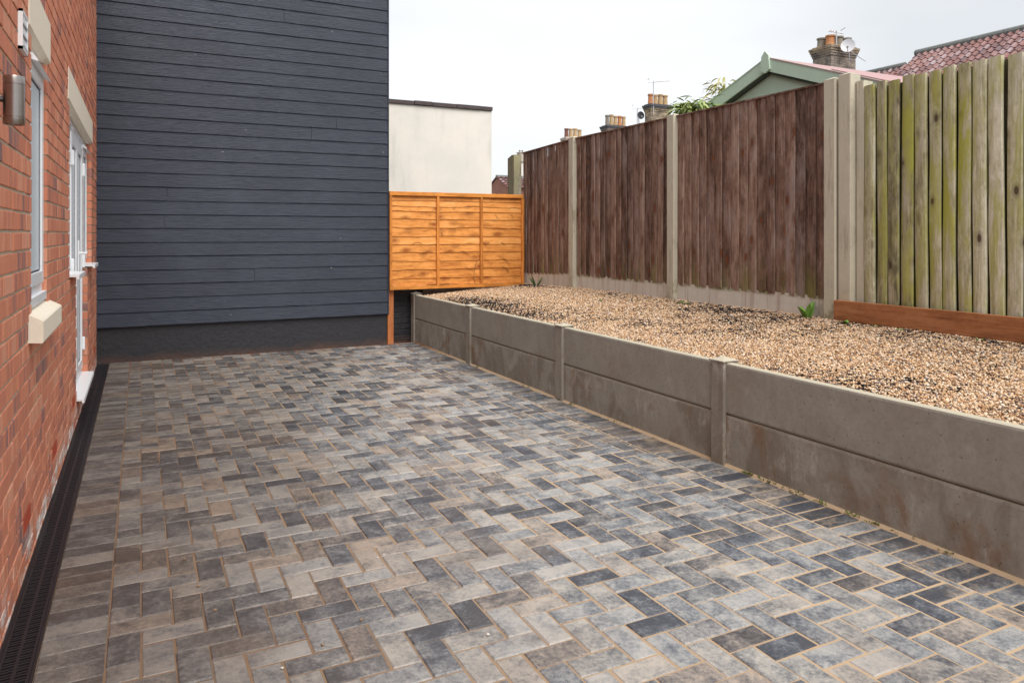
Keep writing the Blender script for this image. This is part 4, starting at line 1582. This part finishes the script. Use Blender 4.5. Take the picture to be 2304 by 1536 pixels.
def chimney(parent, cx, cy, wy, wx, ztop, zb, mats, brick, crown, potmats, rows=1, poth=0.36, corbel=3):
    """stack with corbelled crown, pots as sub-parts"""
    st = ztop - poth
    mb = MB().rnd()
    mb.box(cx - wx / 2, cx + wx / 2, cy - wy / 2, cy + wy / 2, zb, st - 0.075 * corbel)
    mb.m = 0
    for k in range(corbel):
        e = 0.024 * (k + 1)
        mb.m = 1 if k >= corbel - 2 else 0
        mb.box(cx - wx / 2 - e, cx + wx / 2 + e, cy - wy / 2 - e, cy + wy / 2 + e, st - 0.075 * (corbel - k) + 0.002, st - 0.075 * (corbel - k - 1))
    mb.m = 1
    mb.box(cx - wx / 2 - 0.02, cx + wx / 2 + 0.02, cy - wy / 2 - 0.02, cy + wy / 2 + 0.02, st + 0.002, st + 0.05)
    ch = mb.build('chimney', [brick, crown], parent)
    n = len(potmats)
    per = n // rows
    for k, pm in enumerate(potmats):
        rI, cI = k // per, k % per
        px = cx - wx / 2 + wx * (cI + 0.5) / per
        py = cy + ((rI - (rows - 1) / 2) * wy * 0.48)
        mb = MB().rnd()
        hh = poth * random.uniform(0.88, 1.0)
        pot(mb, px, py, st + 0.04, hh, min(0.14, wx / per * 0.40))
        mb.build('chimney_pot', pm, ch, smooth=False)
    return ch


def pantile_roof(name, parent, xr, zr, y0, y1, length, slope, pitch_tile=0.21, row=0.25):
    """clay pantiles on the slope facing -X, ridge along Y at (xr, zr)"""
    mb = MB()
    ca, sa = math.cos(slope), math.sin(slope)
    rows = int(length / row)
    prof = [(0.0, 0.0), (0.10, 0.035), (0.22, 0.055), (0.36, 0.045), (0.5, 0.012), (0.66, -0.012), (0.82, -0.012), (1.0, 0.0)]
    ncol = int((y1 - y0) / pitch_tile)
    for r in range(rows):
        for q in range(ncol):
            mb.rnd()
            a0 = r * row - 0.02
            a1 = a0 + row + 0.05
            vs = []
            for (f, h) in prof:
                for a, lift in ((a0, 0.0), (a1, 0.035)):
                    y = y0 + (q + f) * pitch_tile
                    hh = h + lift
                    vs.append((xr - a * ca - hh * sa, y, zr - a * sa + hh * ca))
            vs2 = []
            for (f, h) in prof:
                y = y0 + (q + f) * pitch_tile
                hh = h + 0.035 - 0.022
                vs2.append((xr - a1 * ca - hh * sa, y, zr - a1 * sa + hh * ca))
            n_ = len(prof)
            b = vs + vs2
            fs = [(2 * i, 2 * i + 1, 2 * i + 3, 2 * i + 2) for i in range(n_ - 1)]
            fs += [(2 * i + 1, 2 * n_ + i, 2 * n_ + i + 1, 2 * i + 3) for i in range(n_ - 1)]
            mb.add(b, fs)
    return mb.build(name, 'pantile', parent, recalc=False)


# the house whose pantiled roof shows at the right edge, with the big chimney
SL = math.atan(0.84)
hr = thing('pantiled_house', 'house with a red pantiled roof and grey ridge rising behind the green fence', 'house', (24, 14, 0))
mb = MB().rnd()
mb.prism([(19.0, -0.1), (25.0, -0.1), (25.0, 4.5), (22.0, 7.03), (19.0, 4.5)], 'Y', 3.0, 15.28)
mb.build('wall', 'far_red_brick', hr)
pantile_roof('roof', hr, 22.0, 7.06, 9.0, 15.3, 3.9, SL)
mb = MB()
y = 9.0
while y < 15.3:
    mb.rnd()
    mb.tube([(22.0, y, 7.08), (22.0, min(15.33, y + 0.44), 7.08)], 0.11, 10)
    y += 0.45
mb.build('ridge', 'ridge_tile_grey', hr)
mb = MB().rnd()
mb.prism([(19.0, -0.1), (24.0, -0.1), (24.0, 4.4), (21.5, 6.58), (19.0, 4.4)], 'Y', 15.3, 21.0)
mb.build('rear_wing_wall', 'far_red_brick', hr)
pantile_roof('rear_wing_roof', hr, 21.5, 6.64, 15.3, 21.0, 3.4, SL)
mb = MB()
y = 15.34
while y < 21.0:
    mb.rnd()
    mb.tube([(21.5, y, 6.66), (21.5, y + 0.44, 6.66)], 0.10, 10)
    y += 0.45
mb.build('rear_wing_ridge', 'ridge_tile_grey', hr)


def far_house(name, label, x, y, ridge, depth=3.2, width=7):
    t = thing(name, label, 'house', (x, y, 0))
    mb = MB().rnd()
    mb.prism([(x - depth, -0.1), (x + depth, -0.1), (x + depth, ridge - 2.3), (x, ridge - 0.1), (x - depth, ridge - 2.3)], 'Y', y - width / 2, y + width / 2)
    mb.build('wall', 'far_red_brick', t)
    mb = MB().rnd()
    mb.prism([(x - depth - 0.2, ridge - 2.44), (x, ridge), (x + depth + 0.2, ridge - 2.44), (x + depth + 0.2, ridge - 2.34), (x, ridge + 0.1), (x - depth - 0.2, ridge - 2.34)], 'Y', y - width / 2 + 0.01, y + width / 2 - 0.01)
    mb.build('roof', 'coping_slate', t)
    return t


hD = far_house('terraced_house', 'house under the big square chimney with the white satellite dish', 20.6, 22.0, 6.2, 2.6, 4.0)
chimney(hD, 20.40, 17.10, 0.72, 1.15, 7.76, 5.0, None, 'old_grey_brick', 'old_buff_brick', ['pot_orange', 'pot_grey', 'pot_grey', 'pot_grey', 'pot_buff', 'pot_grey'], 2, 0.34, 4)
hC = far_house('terraced_house', 'house whose tall buff brick chimney has four pots and an aerial', 22.0, 27.4, 6.2, 2.6, 5.0)
chimney(hC, 21.2, 27.45, 0.46, 1.12, 7.72, 5.5, None, 'old_buff_brick', 'stone_dark', ['pot_orange', 'pot_buff', 'pot_buff', 'pot_buff'], 1, 0.50, 4)
hB = far_house('terraced_house', 'house whose chimney shows dark stepped brick under a row of five buff pots', 23.3, 33.9, 6.4, 2.6, 5.0)
chimney(hB, 23.3, 33.9, 0.55, 1.35, 7.85, 5.5, None, 'old_grey_brick', 'stone_dark', ['pot_grey', 'pot_buff', 'pot_buff', 'pot_orange', 'pot_buff'], 1, 0.62, 5)
hA = far_house('terraced_house', 'farthest house, chimney with cream flaunching, three buff pots and one dark', 23.8, 39.2, 6.6, 2.6, 5.0)
chimney(hA, 23.8, 39.2, 0.55, 1.25, 7.83, 5.5, None, 'old_grey_brick', 'lead_cream', ['pot_dark', 'pot_buff', 'pot_buff', 'pot_buff'], 1, 0.60, 4)

# small brick outbuilding seen between the white wall and the fence
ob = thing('brick_outbuilding', 'small red brick gabled outbuilding with a grey pantile roof, far behind', 'building', (17.8, 35.8, 0))
ox, oyc, oz = 17.35, 36.5, 4.45
mb = MB().rnd()
mb.prism([(oyc - 1.25, -0.1), (oyc + 1.25, -0.1), (oyc + 1.25, oz - 0.62), (oyc, oz - 0.02), (oyc - 1.25, oz - 0.62)], 'X', ox, ox + 5)
mb.build('wall', 'far_red_brick', ob)
mb = MB()
for q in range(16):
    for r in range(5):
        mb.rnd((random.random() * 0.9 + 0.1, 0, 0))
        x0 = ox - 0.05 + q * 0.3
        y0, y1 = oyc - r * 0.29, oyc - (r + 1) * 0.29
        z = lambda yy: oz + 0.02 - 0.48 * (oyc - yy)
        mb.add([(x0, y0, z(y0)), (x0 + 0.1, y0, z(y0) + 0.06), (x0 + 0.29, y0, z(y0)), (x0, y1, z(y1) + 0.05), (x0 + 0.1, y1, z(y1) + 0.11), (x0 + 0.29, y1, z(y1) + 0.05)], [(0, 1, 4, 3), (1, 2, 5, 4)])
mb.rnd()
mb.prism([(oyc, oz), (oyc + 1.4, oz - 0.68), (oyc + 1.4, oz - 0.6), (oyc, oz + 0.08)], 'X', ox - 0.05, ox + 5)
mb.build('roof', 'pantile', ob)
mb = MB().rnd()
mb.tube([(ox - 0.06, oyc, oz + 0.04), (ox + 5, oyc, oz + 0.04)], 0.09, 8)
mb.build('ridge', 'ridge_tile_grey', ob)
mb = MB().rnd()
mb.box(ox + 0.10, ox + 0.55, oyc - 1.268, oyc - 1.252, oz - 1.02, oz - 0.72)
mb.build('window', 'dark_window_glass', ob)

# pale house and chimney just over the old post
ph_ = thing('pale_house', 'distant pale house with a small white chimney showing over the old post', 'house', (25, 46, 0))
mb = MB().rnd()
mb.box(23.6, 30, 46, 46.8, -0.1, 6.70)
mb.build('wall', 'render', ph_)
mb = MB().rnd()
mb.box(23.55, 23.95, 45.9, 46.3, 6.4, 7.0)
mb.box(23.5, 24.0, 45.85, 46.35, 7.002, 7.06)
chp = mb.build('chimney', 'lead_cream', ph_)
for q in range(2):
    mb = MB().rnd()
    pot(mb, 23.65 + q * 0.2, 46.1, 7.05, 0.16, 0.06)
    mb.build('chimney_pot', 'pot_grey', chp)


# ------------------------------------------------------------------ aerials and dishes
def aerial(label, base, h, dirv, L, n, arms=()):
    t = thing('tv_aerial', label, 'aerial', base)
    b = Vector(base)
    top = b + Vector((0, 0, h))
    mb = MB().rnd()
    mb.tube([b, top], 0.022, 6)
    mb.build('mast', 'galvanised', t)
    d = Vector(dirv).normalized()
    side = d.cross(Vector((0, 0, 1)))
    mb = MB().rnd()
    mb.tube([top - d * 0.25 + Vector((0, 0, -0.05)), top + d * L + Vector((0, 0, -0.05))], 0.014, 6)
    for k in range(n):
        c = top + d * (L * (k + 0.5) / n) + Vector((0, 0, -0.05))
        mb.tube([c - side * 0.13, c + side * 0.13], 0.007, 5)
    mb.tube([top - d * 0.22 + side * 0.18 + Vector((0, 0, 0.1)), top - d * 0.22 - side * 0.18 + Vector((0, 0, 0.1))], 0.012, 5)
    mb.build('antenna', 'galvanised', t)
    return t


RT = Vector((math.cos(YAW), -math.sin(YAW), 0))
aerial('tall thin television aerial strapped to the tall buff four pot chimney', (20.72, 27.15, 6.75), 1.52, RT + Vector((0, 0, 0.08)), 0.75, 7)
t = aerial('second thin aerial standing just left of the tall buff chimney', (21.4, 29.3, 5.9), 1.55, RT, 0.8, 6)


def dish(name, label, c, nrm, r, mat):
    t = thing(name, label, 'satellite dish', c)
    nrm = Vector(nrm).normalized()
    u = nrm.cross(Vector((0, 0, 1))).normalized()
    w = nrm.cross(u)
    mb = MB().rnd()
    vs, fs = [], []
    RR, SS = 6, 28
    for back in (0, 1):
        for i in range(RR):
            rr_ = r * i / (RR - 1) + 1e-4
            for k in range(SS):
                a = 2 * math.pi * k / SS
                vs.append(Vector(c) + u * rr_ * math.cos(a) + w * rr_ * 1.06 * math.sin(a) + nrm * (0.22 * r * (i / (RR - 1)) ** 2 - 0.012 * back))
    for i in range(RR - 1):
        for k in range(SS):
            q = (i * SS + k, i * SS + (k + 1) % SS, (i + 1) * SS + (k + 1) % SS, (i + 1) * SS + k)
            fs.append(q)
            fs.append(tuple(RR * SS + e for e in q[::-1]))
    for k in range(SS):
        a = (RR - 1) * SS
        fs.append((a + k, a + (k + 1) % SS, RR * SS + a + (k + 1) % SS, RR * SS + a + k))
    mb.add(vs, fs)
    mb.build('reflector', mat, t, smooth=False, recalc=False)
    mb = MB().rnd()
    C = Vector(c)
    tip = C + nrm * r * 1.3 + Vector((0, 0, -r * 0.75))
    mb.tube([C + Vector((0, 0, -r * 1.0)), tip], 0.012, 6)
    mb.tube([tip, tip + (C - tip).normalized() * 0.12], 0.035, 8)
    mb.build('feed_arm', 'galvanised', t)
    mb = MB().rnd()
    mb.tube([C - nrm * 0.01, C - nrm * 0.22, C - nrm * 0.25 + Vector((0.05, 0, -0.35))], 0.02, 6)
    mb.build('bracket', 'galvanised', t)
    return t


to_cam = Vector((-0.62, -0.75, 0.12))
dish('satellite_dish', 'round pale grey satellite dish on the corner of the big square chimney', (20.22, 16.42, 7.36), (-0.85, -0.60, 0.25), 0.215, 'dish_grey')
dish('satellite_dish', 'tiny dark satellite dish beside the tall buff chimney', (20.6, 27.95, 6.82), (-0.2, -1.0, 0.1), 0.17, 'stone_dark')
aerial('aerial bundle clamped to the pots of the big square chimney', (20.05, 16.72, 7.15), 0.75, RT * -1 + Vector((0, 0, 0.2)), 0.25, 3)
mb = MB().rnd()
mb.tube([(20.6, 16.6, 7.25), (20.62, 16.1, 6.85)], 0.012, 6)
o = mb.build('aerial_pole', 'galvanised')
tag(o, 'thin metal rod slanting down from the satellite dish on the big chimney', 'pole')


# ------------------------------------------------------------------ weeds, stray stones
def weed(name, label, x, y, z, leaves, L, W, mat, up=0.8, droop=0.8, grp=None):
    mb = MB()
    for k in range(leaves):
        a = 2 * math.pi * (k + random.random() * 0.5) / leaves
        leafblade(mb, (x + 0.004 * math.cos(a), y + 0.004 * math.sin(a), z), (math.cos(a), math.sin(a), up * random.uniform(0.7, 1.6)), L * random.uniform(0.7, 1.15), W * random.uniform(0.8, 1.2), droop)
    o = mb.build(name, mat, recalc=False)
    o.data.transform(__import__('mathutils').Matrix.Translation((-x, -y, -z)))
    o.location = (x, y, z)
    tag(o, label, 'weed', grp)
    return o


weed('broad_leaved_weed', 'big broad leaved green weed against the pale gravel board', 4.53, 4.04, 0.70, 5, 0.17, 0.062, 'leaf_weed', 2.6, 0.45)
weed('broad_leaved_weed', 'small low green weed at the foot of the middle fence post', 4.50, 5.42, 0.705, 7, 0.09, 0.035, 'leaf_weed', 0.5, 0.5)
weed('strappy_plant', 'dark green spiky bladed plant near the orange panel', 4.50, 8.32, 0.67, 7, 0.19, 0.024, 'leaf_blade', 1.3, 0.25)
weed('seedling', 'little round leaved seedling at the left end of the red timber edging board', 4.50, 3.68, 0.705, 5, 0.055, 0.035, 'leaf_weed', 1.0, 0.4)
weed('seedling', 'little green seedling, second along the red timber edging board', 4.51, 3.44, 0.705, 4, 0.04, 0.028, 'leaf_weed', 0.8, 0.4)
weed('seedling', 'little green seedling, third along the red timber edging board', 4.51, 3.25, 0.705, 5, 0.04, 0.026, 'leaf_weed', 0.8, 0.4)
weed('seedling', 'tiny seedling under the red timber edging board at the right edge', 4.51, 2.72, 0.705, 5, 0.04, 0.026, 'leaf_weed', 0.7, 0.4)
weed('seedling', 'tiny lone green seedling in the middle of the far gravel', 4.15, 6.3, 0.68, 4, 0.035, 0.02, 'leaf_weed', 0.8, 0.4)
# moss and weed tufts along the wall foot: nobody could count them
mb = MB()
for (yc, n_, sp) in ((3.14, 26, 0.05), (2.98, 22, 0.08), (2.80, 20, 0.08), (2.63, 14, 0.06), (2.45, 12, 0.05), (2.34, 14, 0.04), (1.98, 10, 0.03), (5.05, 14, 0.03), (5.25, 16, 0.03), (6.9, 14, 0.04), (5.8, 8, 0.1), (4.4, 8, 0.2), (2.2, 5, 0.1), (8.55, 10, 0.08)):
    for q in range(n_):
        x = 3.05 + random.uniform(-0.014, 0.012)
        y = yc + random.gauss(0, sp * 0.5)
        a = random.uniform(0, 6.28)
        leafblade(mb, (x, y, 0.006), (math.cos(a), math.sin(a), random.uniform(0.4, 2)), random.uniform(0.008, 0.024), random.uniform(0.005, 0.011), 0.8)
for q in range(70):     # sparse grass blades in the paving joints
    u, v = random.choice(((1.9, 4.9), (2.3, 4.3), (2.1, 5.6), (1.6, 4.6), (2.5, 3.6), (2.2, 3.2)))
    x = X0 + round((u + random.gauss(0, 0.12) - X0) / 0.1) * 0.1 + random.uniform(-0.002, 0.002)
    y = v + random.gauss(0, 0.15)
    a = random.uniform(0, 6.28)
    leafblade(mb, (x, y, -0.002), (math.cos(a), math.sin(a), random.uniform(0.2, 1.2)), random.uniform(0.01, 0.022), 0.0035, 0.6)
o = mb.build('moss_tufts', 'moss', recalc=False)
tag(o, 'moss and weed sprigs along the foot of the concrete retaining wall', 'moss', kind='stuff')


def ground_pt(px, py):
    d = 1670 * 1.35 / (py - 527)
    l = (px - 1152) / 1670 * d
    s_, c_ = math.sin(YAW), math.cos(YAW)
    return d * s_ + l * c_, d * c_ - l * s_


def stone(px, py, r, mat, label):
    x, y = ground_pt(px, py)
    bm = bmesh.new()
    bmesh.ops.create_icosphere(bm, subdivisions=2, radius=r)
    for v in bm.verts:
        v.co *= 1 + 0.3 * mnoise.noise(v.co * (1.2 / r) + Vector((px, 0, 0)))
        v.co.z *= 0.6
    me = bpy.data.meshes.new('stray_stone')
    bm.to_mesh(me)
    bm.free()
    me.materials.append(M[mat])
    o = bpy.data.objects.new('stray_stone', me)
    o.location = (x, y, r * 0.5)
    S.collection.objects.link(o)
    tag(o, label, 'stone', 'stray stones lying on the paving')


SA = 'small brown stone chip lying loose on the block paving'
for px, py, r in ((484, 1373, 0.007), (415, 1258, 0.006), (447, 1319, 0.007), (813, 1395, 0.007), (692, 1038, 0.007), (726, 1451, 0.006), (720, 1235, 0.005), (1460, 1220, 0.006), (1475, 1158, 0.006)):
    stone(px, py, r, 'stray_stone', SA)
SB = 'small white stone chip lying loose on the block paving'
for px, py, r in ((864, 1247, 0.004), (850, 1254, 0.004), (1098, 1428, 0.006), (1304, 1003, 0.005), (1552, 1239, 0.005), (635, 1503, 0.005)):
    stone(px, py, r, 'pale_stone', SB)
